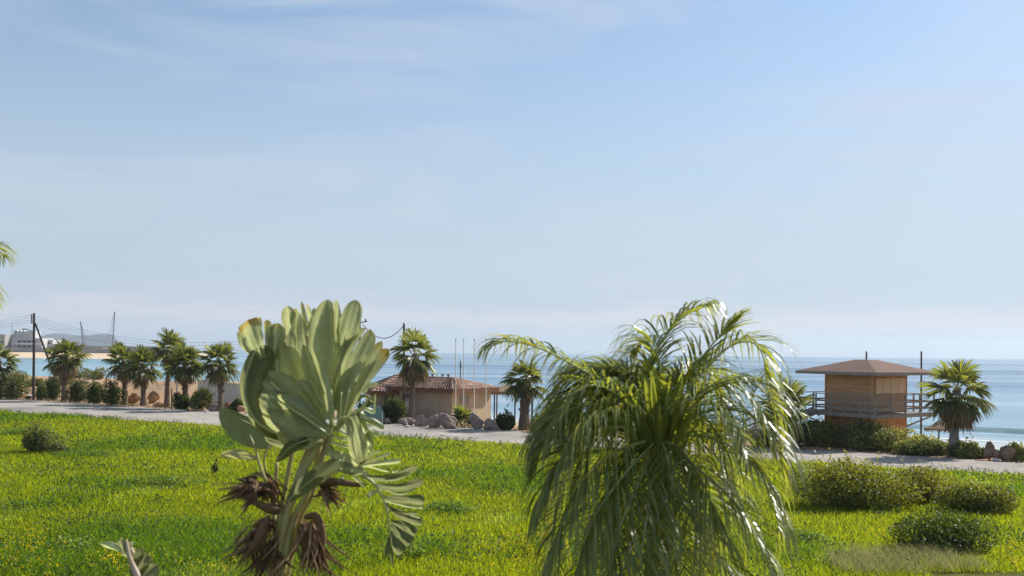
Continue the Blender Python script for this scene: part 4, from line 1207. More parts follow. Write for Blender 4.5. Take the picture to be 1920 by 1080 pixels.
for i, (A_, B_) in enumerate(rl):
    part('railing', M['deckwood'], tower, lambda m: railing(m, TP(*A_, zd), TP(*B_, zd), 4, skip=int(i > 0), top=1.2 - .005 * i))
# ramp leaving the left side of the deck
r0_, r1_ = TP(-DK, SZ + .55, zd), TP(-DK - 7.5, SZ + .55, zd - 1.75)
def ramp(m):
    n_ = 40
    for k in range(n_):
        p = r0_.lerp(r1_, (k + .5) / n_)
        m.bar(p - w_ * .62, p + w_ * .62, 7.6 / n_ * .8, .05)
    for q in (-.65, .65): m.bar(r0_ + w_ * q - Vector((0, 0, .16)), r1_ + w_ * q - Vector((0, 0, .16)), .08, .24)
    for k in range(1, 4):
        p = r0_.lerp(r1_, k / 4)
        for q in (-.6, .6): m.bar(p + w_ * q + Vector((0, 0, -.2)), Vector((p.x + w_.x * q, p.y + w_.y * q, -1.6)), .13)
rpn = part('ramp', M['deckwood'], tower, ramp)
for q in (-.62, .62):
    mb = MB(); railing(mb, r0_ + w_ * q - u_ * .12, r1_ + w_ * q, 7, top=1.1); rel(mb, tower.location); mb.build('railing', M['deckwood'], rpn)
# thatched beach umbrella
ub = at(1760, 842, 76); ub.z = float(ground_z(ub.x, ub.y))
uz = at(1760, 789, 76).z
um = empty('beach_umbrella', ub, 'thatched beach umbrella between the tower and the big palm', 'umbrella')
part('pole', M['pole'], um, lambda m: m.tube([ub - Vector((0, 0, .2)), Vector((ub.x, ub.y, uz - .1))], .06, 8))
def thatch_cone(m):
    g = random.Random(4)
    n_ = 26; r1, r2 = .98, 1.02
    rings = []
    for rr, zz in ((.03, 0), (.35, -.2), (.34, -.24), (r1, -.58), (r2, -.70), (r1 * .86, -.64)):
        rings.append([m.V((ub.x + rr * (1 + g.uniform(-.04, .04)) * math.cos(6.283 * j / n_), ub.y + rr * math.sin(6.283 * j / n_), uz + zz + g.uniform(-.03, .03))) for j in range(n_)])
    for A_, B_ in zip(rings, rings[1:]):
        for j in range(n_): m.Fc((A_[j], B_[j], B_[(j + 1) % n_], A_[(j + 1) % n_]))
    m.Fc(rings[0])
    for k in range(160):
        a = g.uniform(0, 6.283); r_ = g.uniform(.85, 1.0)
        p = Vector((ub.x + r_ * math.cos(a), ub.y + r_ * math.sin(a), uz - .56)); q = p + Vector((math.cos(a) * .1, math.sin(a) * .1, -.2 - g.uniform(0, .08)))
        m.bar(p, q, .02)
part('canopy', M['thatch'], um, thatch_cone)
part('finial', M['pole'], um, lambda m: m.tube([Vector((ub.x, ub.y, uz - .02)), Vector((ub.x, ub.y, uz + .12))], [.06, .02], 6))

# ------------------------------------------------------------------ foreground: paddle-leaf plant (bird of paradise tree)
def smooth_path(pts, n):
    """Catmull-Rom through pts"""
    P_ = [Vector(p) for p in pts]
    if len(P_) == 2: return [P_[0].lerp(P_[1], k / (n - 1)) for k in range(n)]
    P_ = [P_[0] * 2 - P_[1]] + P_ + [P_[-1] * 2 - P_[-2]]
    out = []; m_ = len(P_) - 3
    for k in range(n):
        t = k / (n - 1) * m_; i = min(int(t), m_ - 1); t -= i
        a, b_, c, d = P_[i:i + 4]
        out.append(.5 * ((2 * b_) + (c - a) * t + (2 * a - 5 * b_ + 4 * c - d) * t * t + (3 * b_ - a - 3 * c + d) * t ** 3))
    return out
YF = Vector((0, 1, 0))
def paddle_leaf(root, pts, sides, seed, name='leaf', rib=.02, rib_mat='rib', n=40, tipdry=.0):
    """pts: midrib as (px, py, depth). sides: list of dicts with side (+1 right of the tangent / -1), W (px), ang, tilt (depth per width),
       segs [(t0, t1, length factor, extra angle, extra depth)], droop, flip, dry"""
    g = random.Random(seed)
    path = smooth_path([at(*p) for p in pts], n)
    dep = sum(p[2] for p in pts) / len(pts); sc = dep / F
    leaf = MB()
    for sd in sides:
        segs = sd.get('segs')
        if not segs:
            cut = [0.0]
            while cut[-1] < .98: cut.append(min(1.0, cut[-1] + g.uniform(*sd.get('step', (.1, .3)))))
            segs = [(a, b_, g.uniform(.88, 1.06), g.uniform(-5, 5), g.uniform(-.04, .05)) for a, b_ in zip(cut, cut[1:])]
        for (a, b_, lf, ea, ed) in segs:
            ks = max(4, int((b_ - a) * 26)); m_ = 9
            rows = []
            prof0 = sd.get('prof', (.55, 1.0, .75))
            curl = sd.get('curl', 0)
            for i in range(ks + 1):
                s_ = i / ks; t = a + (b_ - a) * s_
                x_ = t * (n - 1); j = min(int(x_), n - 2); P0 = path[j].lerp(path[j + 1], x_ - j)
                tan = (path[min(j + 2, n - 1)] - path[max(j - 1, 0)]).normalized()
                lat = tan.cross(YF) * sd['side']
                if lat.length < .1: lat = Vector((sd['side'], 0, 0))
                lat.normalize()
                an = R(sd['ang'] + ea + (s_ - .5) * -sd.get('conv', 6))
                d_ = (tan * math.cos(an) + lat * math.sin(an)).normalized()
                pw = prof0[0] * (1 - t) * (1 - 2 * t) + 4 * prof0[1] * t * (1 - t) + prof0[2] * t * (2 * t - 1) if True else 1
                Wd = sd['W'] * sc * max(.12, pw) * lf
                e_ = abs(2 * s_ - 1); Wd *= 1 - .22 * e_ ** 4 - sd.get('point', 0) * e_ ** 2
                row = []
                for q in range(m_ + 1):
                    u = q / m_
                    dp_ = (sd['tilt'] * u + sd.get('bow', 0) * u * u + ed * u * 1.5) * Wd / max(.01, 1)
                    wav = .012 * math.sin(9 * s_ + 5 * u + seed) * u
                    cu = curl * u * u * (s_ - .5) * Wd
                    pt = P0 + d_ * (Wd * u) + YF * (dp_ + wav + cu) - Vector((0, 0, sd.get('droop', 0) * u * u * Wd))
                    dry = sd.get('dry', 0) * max(0, (u - .72) / .28) ** 1.5 * (.4 + .9 * g.random())
                    leaf.t = (sd.get('val', 1.0), t, min(1, dry + tipdry))
                    row.append(leaf.V(pt))
                rows.append(row)
            flip = sd.get('flip', False) ^ (sd['side'] < 0)
            for A_, B_ in zip(rows, rows[1:]):
                for q in range(m_):
                    f_ = (A_[q], A_[q + 1], B_[q + 1], B_[q]); leaf.Fc(f_[::-1] if flip else f_)
    leaf.v = [tuple(Vector(v) - root.location) for v in leaf.v]
    lo = leaf.build(name, M['blade'], root, True)
    if rib:
        mb = MB(); mb.tube([p - root.location for p in path[::2]] + [path[-1] - root.location], [max(.004, rib * (1 - .8 * k / (n // 2))) for k in range(len(path[::2]) + 1)], 6)
        mb.build('midrib', M[rib_mat], lo, True)
    return lo

D = 9.0
sb_ = at(470, 1890, D); sb_.z = float(ground_z(sb_.x, sb_.y))
st = empty('bird_of_paradise_tree', sb_, 'tall bird of paradise tree with torn paddle leaves in the left foreground', 'plant')
# leaf stalks fanning from the stem
stalks = [
    ([(392, 1890, D + .1), (508, 1085, D), (545, 930, D - .05), (604, 806, D - .06)], .034),
    ([(400, 1890, D), (516, 1085, D - .08), (562, 905, D - .12), (612, 812, D - .12)], .040),
    ([(412, 1890, D), (527, 1085, D - .06), (578, 920, D - .1), (622, 815, D - .06)], .036),
    ([(405, 1890, D), (512, 1085, D + .08), (556, 900, D + .08), (590, 815, D + .05)], .032),
    ([(420, 1890, D), (536, 1085, D + .02), (586, 920, D + .02), (612, 830, D), (628, 796, D)], .034),
    ([(395, 1890, D), (505, 1090, D + .1), (538, 900, D + .1), (552, 826, D + .1)], .03),
    ([(385, 1890, D), (506, 1085, D + .14), (514, 960, D + .16), (519, 868, D + .16)], .026),
    ([(420, 1890, D), (530, 1085, D + .16), (576, 930, D + .14), (600, 835, D + .1)], .034),
]
for pts, r_ in stalks:
    def stk(m, pts=pts, r_=r_):
        base_ = at(*pts[0]); base_.z = 0
        pp = smooth_path([base_] + [at(*p) for p in pts[1:]], 26)
        m.tube(pp, [r_ * (1.15 - .55 * k / 25) for k in range(26)], 9)
    part('stalk', M['stalk'], st, stk, True)


def lobe_leaf(root, lobes, seed, midrib=None, rib=.015, name='leaf', rib_mat='rib'):
    """a torn paddle leaf: each lobe is ([(px, py, depth)...], (width at base, middle, tip), options)"""
    g = random.Random(seed)
    leaf = MB()
    for lobe_i, lb in enumerate(lobes):
        pts, wid = lb[0], lb[1]; op = lb[2] if len(lb) > 2 else {}
        n = op.get('n', 26); m_ = 14
        path = smooth_path([at(*p) for p in pts], n)
        sc = sum(p[2] for p in pts) / len(pts) / F
        tilt = R(op.get('tilt', g.uniform(-14, 14))); bow = op.get('bow', g.uniform(.1, .3)); cap = op.get('cap', .3)
        cuts = [-1.0]
        if wid[1] > 43 and not op.get('flip') and g.random() < .62:
            nc = 1 if wid[1] < 60 else 2
            cuts += sorted(-1 + 2 * (q + 1 + g.uniform(-.3, .3)) / (nc + 1) for q in range(nc))
        cuts.append(1.0)
        ph = seed * 1.7 + lobe_i * 2.3
        for v0, v1 in zip(cuts, cuts[1:]):
            tear = g.uniform(.55, .86); lf = g.uniform(.93, 1.0); off = g.uniform(-.12, .12); vc = (v0 + v1) / 2; one = len(cuts) == 2
            mq = m_ if one else max(4, int(m_ * (v1 - v0) / 2) + 1)
            rows = []
            for i in range(n):
                s_ = i / (n - 1); x_ = s_ * (1 if one else lf) * (n - 1); j = min(int(x_), n - 2); P0 = path[j].lerp(path[j + 1], x_ - j)
                tan = (path[min(j + 1, n - 1)] - path[max(j - 1, 0)]).normalized()
                lat = tan.cross(YF)
                if lat.length < .05: lat = Vector((0, 0, 1))
                lat.normalize(); nr = lat.cross(tan)
                lat = lat * math.cos(tilt) + nr * math.sin(tilt)
                u_ = s_ / .62 if s_ < .62 else (s_ - .62) / .38
                u_ = u_ * u_ * (3 - 2 * u_)
                w = wid[0] + (wid[1] - wid[0]) * u_ if s_ < .62 else wid[1] + (wid[2] - wid[1]) * u_
                capf = max(.02, 1 - ((s_ - 1 + cap) / cap) ** op.get('pw', 3.0)) ** .5 if s_ > 1 - cap else 1.0
                if one: w *= capf
                w *= sc / 2
                k_ = max(0, (s_ - tear) / (1 - tear)) if not one else 0
                row = []
                for q in range(mq + 1):
                    v = v0 + (v1 - v0) * q / mq; vr = v
                    if not one: v = vc + (v - vc) * (1 - .05 * min(1, k_ * 3)) * (1 if s_ < .93 else max(.05, 1 - ((s_ - .93) / .07) ** 2.5) ** .5); v *= .25 + .75 * capf if s_ > 1 - cap else 1
                    pt = P0 + lat * (w * v * (1 + .07 * math.sin(9 * s_ + ph) * abs(v))) + nr * (bow * w * (v * v - .3)) + nr * (w * .13 * math.sin(6 * s_ + 3 * v + ph))
                    pt += nr * (w * .035 * math.sin(11 * v + ph) + w * .09 * abs(v) ** 3 * math.sin(17 * s_ + 2 * ph + 2 * v) + w * off * 2.2 * k_)
                    pt += tan * (op.get('rag', .04) * w * math.sin(11 * v + seed * 3) * s_)
                    dry = op.get('dry', .12) * max(0, (s_ - .78) / .22) ** 1.3 * (.5 + .8 * g.random())
                    dry += (.55 if abs(vr) > .93 and math.sin(23 * s_ + ph) > .55 else 0) * (wid[1] > 24)
                    if not one and k_ > 0 and q in (0, mq): dry += .25 * g.random()
                    leaf.t = (op.get('val', 1.0) * (.9 + .2 * g.random()) * (1 + .18 * math.sin(5 * v + ph * 2) + off * .5), .5 + v * op.get('vein', .07) * max(.3, wid[1] / 50), min(1, dry + op.get('alldry', 0)))
                    row.append(leaf.V(pt))
                rows.append(row)
            for A_, B_ in zip(rows, rows[1:]):
                for q in range(mq):
                    f_ = (A_[q], A_[q + 1], B_[q + 1], B_[q]); leaf.Fc(f_[::-1] if op.get('flip') else f_)
    rel(leaf, root.location)
    lo = leaf.build(name, M['blade'], root, True)
    if midrib:
        mb = MB(); pp = smooth_path([at(*p) for p in midrib], 18)
        mb.tube(pp, [max(.004, rib * (1 - .75 * k / 17)) for k in range(18)], 7); rel(mb, root.location)
        mb.build('midrib', M[rib_mat], lo, True)
    return lo
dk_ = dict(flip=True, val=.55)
# far left leaf, dark upper face towards us, tint dimmed to imitate shade from other leaves, tip torn and yellowed
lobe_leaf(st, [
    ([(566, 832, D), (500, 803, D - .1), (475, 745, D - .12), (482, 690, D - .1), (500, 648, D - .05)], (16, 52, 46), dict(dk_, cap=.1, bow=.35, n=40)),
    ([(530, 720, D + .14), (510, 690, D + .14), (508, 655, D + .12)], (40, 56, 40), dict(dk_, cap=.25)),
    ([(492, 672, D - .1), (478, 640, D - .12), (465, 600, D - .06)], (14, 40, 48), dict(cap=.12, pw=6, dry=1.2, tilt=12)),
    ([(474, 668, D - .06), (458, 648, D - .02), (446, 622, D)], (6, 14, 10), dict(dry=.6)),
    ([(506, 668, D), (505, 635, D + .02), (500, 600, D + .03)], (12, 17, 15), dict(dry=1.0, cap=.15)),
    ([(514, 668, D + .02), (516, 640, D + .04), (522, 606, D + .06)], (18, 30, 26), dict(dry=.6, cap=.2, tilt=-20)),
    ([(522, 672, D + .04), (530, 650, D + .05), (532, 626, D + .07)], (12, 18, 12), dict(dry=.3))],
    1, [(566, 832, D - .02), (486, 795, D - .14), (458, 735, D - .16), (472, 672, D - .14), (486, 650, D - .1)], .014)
paddle_leaf(st, [(560, 826, D + .1), (500, 808, D + .05), (450, 786, D), (413, 762, D - .05)],
    [dict(side=1, W=40, ang=58, tilt=-.4, flip=True, segs=[(.15, .97, 1, 0, 0)], prof=(.9, 1.0, .05), val=.75), dict(side=-1, W=16, ang=40, tilt=.5, flip=True, segs=[(.1, .95, 1, 0, 0)], prof=(.8, 1, .1), val=.75)], 3, rib=.012)
# leaf standing behind, tips showing over the top
lobe_leaf(st, [
    ([(566, 690, D + .35), (548, 630, D + .33), (538, 574, D + .3)], (14, 34, 32), dict(tilt=20, val=.9)),
    ([(575, 660, D + .3), (562, 610, D + .3), (553, 578, D + .3)], (14, 20, 12), dict(dry=.5)),
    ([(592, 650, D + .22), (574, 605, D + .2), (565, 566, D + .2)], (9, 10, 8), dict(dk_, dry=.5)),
    ([(598, 640, D + .2), (584, 602, D + .18), (575, 570, D + .18)], (10, 13, 10), dict(dry=.7, tilt=35)),
    ([(606, 630, D + .18), (594, 600, D + .16), (588, 578, D + .15)], (10, 15, 12), dict(dry=.5, tilt=-30)),
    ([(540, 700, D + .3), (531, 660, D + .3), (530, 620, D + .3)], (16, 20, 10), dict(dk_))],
    4, [(600, 800, D + .2), (588, 700, D + .28), (570, 610, D + .28)], .014)
# big left-centre leaf, pale underside towards us
lobe_leaf(st, [
    ([(606, 790, D - .05), (565, 690, D - .06), (560, 586, D + .1)], (34, 84, 28), dict(bow=.22, tilt=8, cap=.35, n=40)),
    ([(600, 780, D - .08), (552, 715, D - .1), (526, 640, D + .02)], (34, 62, 36), dict(bow=.25, tilt=14, n=34)),
    ([(598, 785, D - .12), (540, 740, D - .16), (490, 698, D - .06)], (34, 58, 34), dict(tilt=-8, n=34, dry=.3)),
    ([(600, 792, D - .1), (535, 768, D - .14), (478, 742, D - .1)], (36, 62, 46), dict(tilt=6, val=.95, n=34)),
    ([(602, 800, D - .06), (540, 795, D - .1), (487, 783, D - .1)], (34, 56, 46), dict(val=.95, n=34)),
    ([(604, 806, D - .02), (550, 818, D - .04), (496, 818, D - .04)], (26, 46, 34), dict(val=.92, n=34)),
    ([(602, 742, D - .2), (580, 690, D - .24), (568, 646, D - .22)], (20, 30, 14), dict(tilt=25)),
    ([(606, 700, D - .02), (596, 640, D), (588, 590, D + .08)], (24, 36, 22), dict(tilt=-12, dry=.2))],
    6, [(612, 812, D - .14), (594, 755, D - .2), (574, 700, D - .22), (562, 640, D - .12)], .014)
# centre-right leaf opening like a fan
lobe_leaf(st, [
    ([(626, 770, D - .12), (614, 660, D - .14), (614, 562, D - .02)], (30, 74, 40), dict(cap=.22, bow=.15, tilt=-5, n=40)),
    ([(632, 720, D - .1), (631, 630, D - .1), (630, 562, D - .04)], (14, 22, 16), dict(tilt=20)),
    ([(641, 668, D - .1), (650, 625, D - .12), (668, 563, D - .06)], (7, 42, 46), dict(cap=.42, pw=2.4, bow=.2, tilt=0, n=34)),
    ([(634, 770, D - .16), (655, 690, D - .18), (694, 613, D - .08)], (30, 52, 48), dict(cap=.28, tilt=8, n=36, dry=.2)),
    ([(630, 760, D - .14), (640, 705, D - .16), (654, 622, D - .1)], (16, 30, 14), dict(tilt=-10)),
    ([(640, 776, D - .12), (668, 712, D - .12), (716, 640, D - .04)], (24, 34, 22), dict(dry=.6, tilt=12)),
    ([(642, 782, D - .08), (675, 718, D - .08), (728, 654, D)], (22, 32, 24), dict(dry=1.2, cap=.14, pw=5, val=.9, tilt=24))],
    7, [(618, 815, D - .2), (624, 770, D - .24), (614, 716, D - .22), (606, 690, D - .2)], .02)
# lower-left leaf folded towards us
lobe_leaf(st, [
    ([(612, 806, D - .26), (566, 772, D - .34), (510, 742, D - .3)], (22, 44, 30), dict(tilt=18, bow=.4)),
    ([(610, 812, D - .24), (560, 800, D - .32), (502, 770, D - .3)], (26, 54, 34), dict(tilt=-16, val=.95)),
    ([(604, 818, D - .2), (562, 826, D - .26), (520, 812, D - .24)], (24, 40, 26), dict(tilt=-10, val=.95)),
    ([(600, 770, D - .28), (575, 735, D - .32), (560, 712, D - .3)], (22, 34, 16), dict(tilt=30))],
    8, [(616, 816, D - .3), (576, 786, D - .38), (536, 760, D - .38), (506, 742, D - .34)], .015)
paddle_leaf(st, [(585, 822, D - .3), (548, 836, D - .35), (517, 866, D - .35)],
    [dict(side=1, W=17, ang=48, tilt=.3, flip=True, segs=[(.05, .98, 1, 0, 0)], prof=(.8, 1, .1), val=.6), dict(side=-1, W=15, ang=40, tilt=.2, flip=True, segs=[(.05, .98, 1, 0, 0)], prof=(.9, 1, .1), val=.6)], 9, rib=.006)
paddle_leaf(st, [(640, 862, D - .32), (598, 890, D - .38), (565, 915, D - .4), (541, 938, D - .38)],
    [dict(side=1, W=19, ang=52, tilt=.5, flip=True, segs=[(.02, .98, 1, 0, 0)], prof=(1, 1, .35), val=.7), dict(side=-1, W=21, ang=46, tilt=.3, flip=True, segs=[(.02, .98, 1, 0, 0)], prof=(1, 1, .4), val=.7)], 10, rib=.008)
paddle_leaf(st, [(483, 860, D - .1), (448, 852, D - .1), (414, 853, D - .1)],
    [dict(side=1, W=11, ang=60, tilt=.2, segs=[(.02, .98, 1, 0, 0)], prof=(.5, 1, .3), dry=.3), dict(side=-1, W=11, ang=60, tilt=.2, segs=[(.02, .98, 1, 0, 0)], prof=(.5, 1, .3), dry=.3)], 11, rib=.004, tipdry=.25)
# drooping right leaf torn into fingers
def fg(*p): return [(x, y, D - .1 - .05 * k) for k, (x, y) in enumerate(p)]
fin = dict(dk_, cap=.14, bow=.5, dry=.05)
pal = dict(cap=.15, bow=.8, dry=0, val=1.2)
lobe_leaf(st, [
    (fg((598, 888), (640, 872), (692, 890)), (22, 30, 12), dict(tilt=10)),
    (fg((612, 846), (640, 860), (672, 872)), (16, 26, 16), dict(tilt=-10)),
    (fg((672, 870), (700, 862), (732, 849)), (4, 7, 7), fin), (fg((678, 874), (715, 868), (752, 864)), (6, 9, 9), pal),
    (fg((682, 866), (700, 850), (716, 846)), (4, 6, 5), fin), (fg((690, 874), (712, 880), (728, 884)), (4, 5, 4), pal),
    (fg((688, 896), (738, 895), (783, 874)), (10, 15, 12), fin), (fg((735, 884), (752, 886), (768, 889)), (5, 8, 9), pal),
    (fg((704, 912), (752, 914), (794, 902)), (12, 16, 15), fin), (fg((722, 918), (752, 926), (780, 915)), (4, 5, 4), pal),
    (fg((716, 934), (758, 936), (796, 938)), (8, 17, 19), fin), (fg((720, 938), (760, 948), (793, 952)), (4, 6, 6), pal),
    (fg((722, 944), (750, 962), (783, 962)), (4, 8, 7), fin),
    (fg((722, 948), (756, 968), (791, 980)), (6, 17, 17), fin), (fg((732, 952), (760, 962), (788, 971)), (3, 4, 4), pal),
    (fg((734, 978), (758, 986), (780, 1000)), (8, 19, 18), fin), (fg((733, 984), (752, 1002), (771, 1018)), (10, 24, 22), fin),
    (fg((732, 996), (742, 1018), (755, 1036)), (10, 26, 24), fin), (fg((732, 1000), (727, 1025), (722, 1048)), (5, 7, 3), fin),
    (fg((733, 1005), (734, 1030), (736, 1062)), (5, 6, 3), fin), (fg((710, 922), (700, 924), (689, 931)), (5, 9, 9), pal),
    (fg((662, 892), (672, 902), (684, 912)), (5, 7, 5), pal), (fg((645, 892), (640, 898), (634, 903)), (5, 7, 5), pal)],
    12, [(620, 848, D - .05), (655, 882, D - .14), (688, 896, D - .16), (708, 915, D - .16), (724, 950, D - .14), (731, 995, D - .12), (734, 1045, D - .1)], .02)
# ribbons and rolled strips right of the crown
def rb(*p): return [(x, y, D + .06 * k - .02) for k, (x, y) in enumerate(p)]
rol = dict(cap=.2, bow=1.1, dry=0, val=1.25)
lobe_leaf(st, [
    (rb((648, 752), (676, 718), (708, 694)), (6, 8, 4), pal), (rb((652, 762), (684, 726), (710, 720)), (6, 8, 8), rol),
    (rb((638, 778), (660, 740), (690, 731)), (6, 8, 8), rol), (rb((645, 782), (676, 744), (704, 752)), (6, 8, 7), fin),
    (rb((640, 790), (654, 760), (672, 742)), (7, 9, 5), pal), (rb((632, 786), (642, 748), (652, 728)), (8, 12, 8), dict(tilt=20)),
    (rb((655, 780), (682, 766), (704, 775)), (7, 8, 8), rol), (rb((668, 772), (680, 780), (694, 790)), (6, 7, 7), pal),
    (rb((672, 782), (700, 792), (720, 804)), (9, 14, 13), dict(rol, flip=True, val=1.1)), (rb((676, 786), (684, 802), (694, 818)), (10, 14, 11), rol),
    (rb((690, 806), (702, 812), (714, 817)), (8, 10, 10), rol), (rb((686, 812), (692, 826), (696, 842)), (14, 15, 9), dict(fin, val=1.1)),
    (rb((646, 790), (668, 779), (686, 792)), (14, 20, 12), rol), (rb((690, 836), (694, 846), (698, 852)), (8, 8, 5), rol),
    (rb((650, 806), (700, 740), (704, 770)), (5, 5, 5), fin), (rb((660, 812), (672, 826), (680, 842)), (10, 14, 8), fin)],
    14, [(630, 806, D), (655, 780, D), (682, 786, D + .04), (692, 812, D + .05)], .022)
lobe_leaf(st, [([(656, 782, D - .1), (668, 822, D - .14), (676, 872, D - .1)], (26, 35, 26), dict(cap=.08, pw=5, dry=.3, tilt=10)),
               ([(676, 866, D - .06), (684, 852, D - .04), (690, 862, D - .04)], (6, 8, 6), rol)], 15, [(654, 778, D - .08), (662, 800, D - .12), (672, 860, D - .12)], .008)
lobe_leaf(st, [(rb((612, 798), (632, 796), (650, 806)), (5, 6, 5), pal), (rb((610, 808), (632, 806), (652, 816)), (6, 8, 9), rol),
               (rb((608, 816), (630, 820), (656, 826)), (5, 6, 5), pal), (rb((606, 824), (632, 832), (656, 838)), (4, 6, 7), pal),
               (rb((606, 842), (618, 852), (630, 862)), (5, 6, 5), fin), (rb((614, 828), (628, 850), (640, 872)), (5, 6, 5), fin)], 16, [(606, 802, D + .05), (606, 840, D + .05)], .012)
def hubs(m):
    for a_, b_, r_ in (((608, 700), (622, 800), .022), ((590, 716), (612, 806), .012), ((640, 735), (632, 800), .012), ((655, 730), (636, 796), .010), ((560, 762), (612, 808), .012)):
        m.tube(smooth_path([at(*a_, D - .3), at((a_[0] + b_[0]) / 2 + 2, (a_[1] + b_[1]) / 2, D - .3), at(*b_, D - .24)], 8), [r_ * (.5 + .5 * k / 7) for k in range(8)], 7)
part('leaf_rib', M['rib'], st, hubs, True)

def dead_flower(px, py, d, ln, n, seed, axis_, pale=3, spread=1.0):
    g = random.Random(seed)
    c = at(px, py, d)
    mb = MB(); mt = MB(); n = int(n * 2.4)
    ax = Vector(axis_).normalized()
    for k in range(n + pale):
        m = mb if k < n else mt
        v = Vector((g.gauss(0, 1), g.gauss(0, 1), g.gauss(0, 1))).normalized()
        dr = (ax + v * spread).normalized(); l_ = ln * d / F * g.uniform(.55, 1.15) * (1 if k < n else .75)
        sdv = dr.cross(Vector((g.gauss(0, 1), g.gauss(0, 1), .3))).normalized()
        s0_ = c + Vector((g.gauss(0, 1), g.gauss(0, 1), g.gauss(0, 1))) * (ln * .13 * d / F)
        bend = Vector((g.gauss(0, .4), g.gauss(0, .3), -.4 * g.random() if k < n else .1))
        pp = [s0_ + dr * (l_ * t) + bend * (l_ * t * t) for t in (0, .25, .5, .75, 1)]
        ww = .024 * d / 9 * (g.uniform(.7, 1.4) if k % 3 == 0 else g.uniform(.15, .5))
        v = g.uniform(.5, 1.9); m.t = (v, v, v)
        m.ribbon(pp, sdv, [ww * .7, ww, ww * .8, ww * .45, .002])
        nn_ = dr.cross(sdv); m.ribbon(pp, (sdv * .5 + nn_ * .85).normalized(), [ww * .6, ww * .9, ww * .7, ww * .4, .002])
    rel(mb, st.location); o = mb.build('dead_flower', M['husk'], st)
    if pale: rel(mt, st.location); mt.build('pale_petal', M['tongue'], o)
dead_flower(480, 905, D - .12, 44, 36, 1, (-.5, -.3, -.45), 7, .85)
dead_flower(508, 905, D - .02, 50, 22, 12, (-.1, -.2, -.3), 4, 1.0)
dead_flower(505, 975, D, 40, 12, 11, (-.2, -.2, -.5), 2, .9)
dead_flower(608, 918, D - .08, 38, 16, 2, (.6, -.4, -.3), 8, .85)
dead_flower(482, 1000, D - .06, 68, 26, 3, (-.5, -.2, -.9), 3, .45)
dead_flower(512, 1015, D - .1, 60, 18, 4, (-.2, -.3, -1), 1, .4)
dead_flower(575, 985, D - .08, 78, 26, 5, (.25, -.2, -1), 3, .35)
dead_flower(592, 1020, D - .1, 55, 20, 6, (.1, -.3, -1), 2, .4)
def spathe(m):
    m.tube(smooth_path([at(598, 905, D - .1), at(630, 903, D - .15), at(672, 909, D - .15), at(690, 908, D - .15)], 9), [.03, .045, .042, .035, .03, .025, .018, .01, .003], 7)
    m.tube(smooth_path([at(520, 955, D - .1), at(495, 950, D - .2), at(450, 930, D - .2), at(405, 945, D - .15)], 9), [.05, .055, .045, .035, .03, .02, .014, .01, .004], 7)
    m.tube(smooth_path([at(500, 970, D - .2), at(482, 1015, D - .22), at(447, 1058, D - .2)], 9), [.02, .035, .04, .04, .035, .03, .02, .012, .004], 7)
    m.tube(smooth_path([at(572, 970, D - .12), at(592, 968, D - .15), at(606, 1000, D - .15), at(603, 1050, D - .15)], 9), [.02, .03, .035, .04, .035, .03, .025, .018, .006], 7)
part('flower_sheath', M['husk'], st, spathe, True)
def thin(m):
    m.tube(smooth_path([at(500, 905, D - .1), at(488, 875, D - .1), at(480, 845, D - .1), at(468, 815, D - .1)], 8), [.018, .016, .014, .013, .012, .011, .01, .006], 6)
    m.tube([at(482, 858, D - .1), at(492, 885, D - .1)], .01, 6)
    m.tube(smooth_path([at(500, 890, D), at(495, 860, D), at(505, 835, D)], 6), .011, 6)
part('thin_stalk', M['stalk'], st, thin, True)

# the leaf of a second, lower plant at the bottom left
d2 = 8.6
b2 = at(330, 1890, d2); b2.z = float(ground_z(b2.x, b2.y))
yp = empty('bird_of_paradise_plant', b2, 'lower bird of paradise leaf with pink midrib poking up at the bottom left', 'plant')
part('stalk', M['tongue'], yp, lambda m: m.tube(smooth_path([b2, at(300, 1400, d2), at(272, 1110, d2), at(256, 1055, d2), at(240, 1018, d2)], 20), [.05 - .002 * k * .8 for k in range(20)], 8), True)
def lw(*p): return [(x, y, d2 - .06 + .02 * k) for k, (x, y) in enumerate(p)]
top_ = dict(flip=True, val=.62, dry=.1, bow=.3, vein=.10, tilt=0)
lobe_leaf(yp, [
    (lw((246, 1075), (256, 1050), (265, 1026)), (12, 21, 13), top_),
    (lw((250, 1090), (263, 1064), (277, 1038)), (16, 28, 24), top_),
    (lw((256, 1105), (275, 1080), (294, 1058)), (20, 34, 28), top_),
    (lw((268, 1130), (286, 1105), (302, 1085)), (22, 32, 24), top_),
    (lw((238, 1042), (215, 1026), (188, 1020)), (6, 14, 8), dict(val=1.3, dry=0, bow=.8, vein=.06)),
    (lw((236, 1036), (228, 1020), (222, 1012)), (10, 18, 12), dict(top_, val=.8)),
    (lw((243, 1030), (246, 1020), (250, 1018)), (6, 8, 6), dict(val=1.3))], 21,
    [(282, 1140, d2 - .06), (258, 1080, d2 - .08), (243, 1045, d2 - .08), (237, 1013, d2 - .08)], .04, rib_mat='tongue')

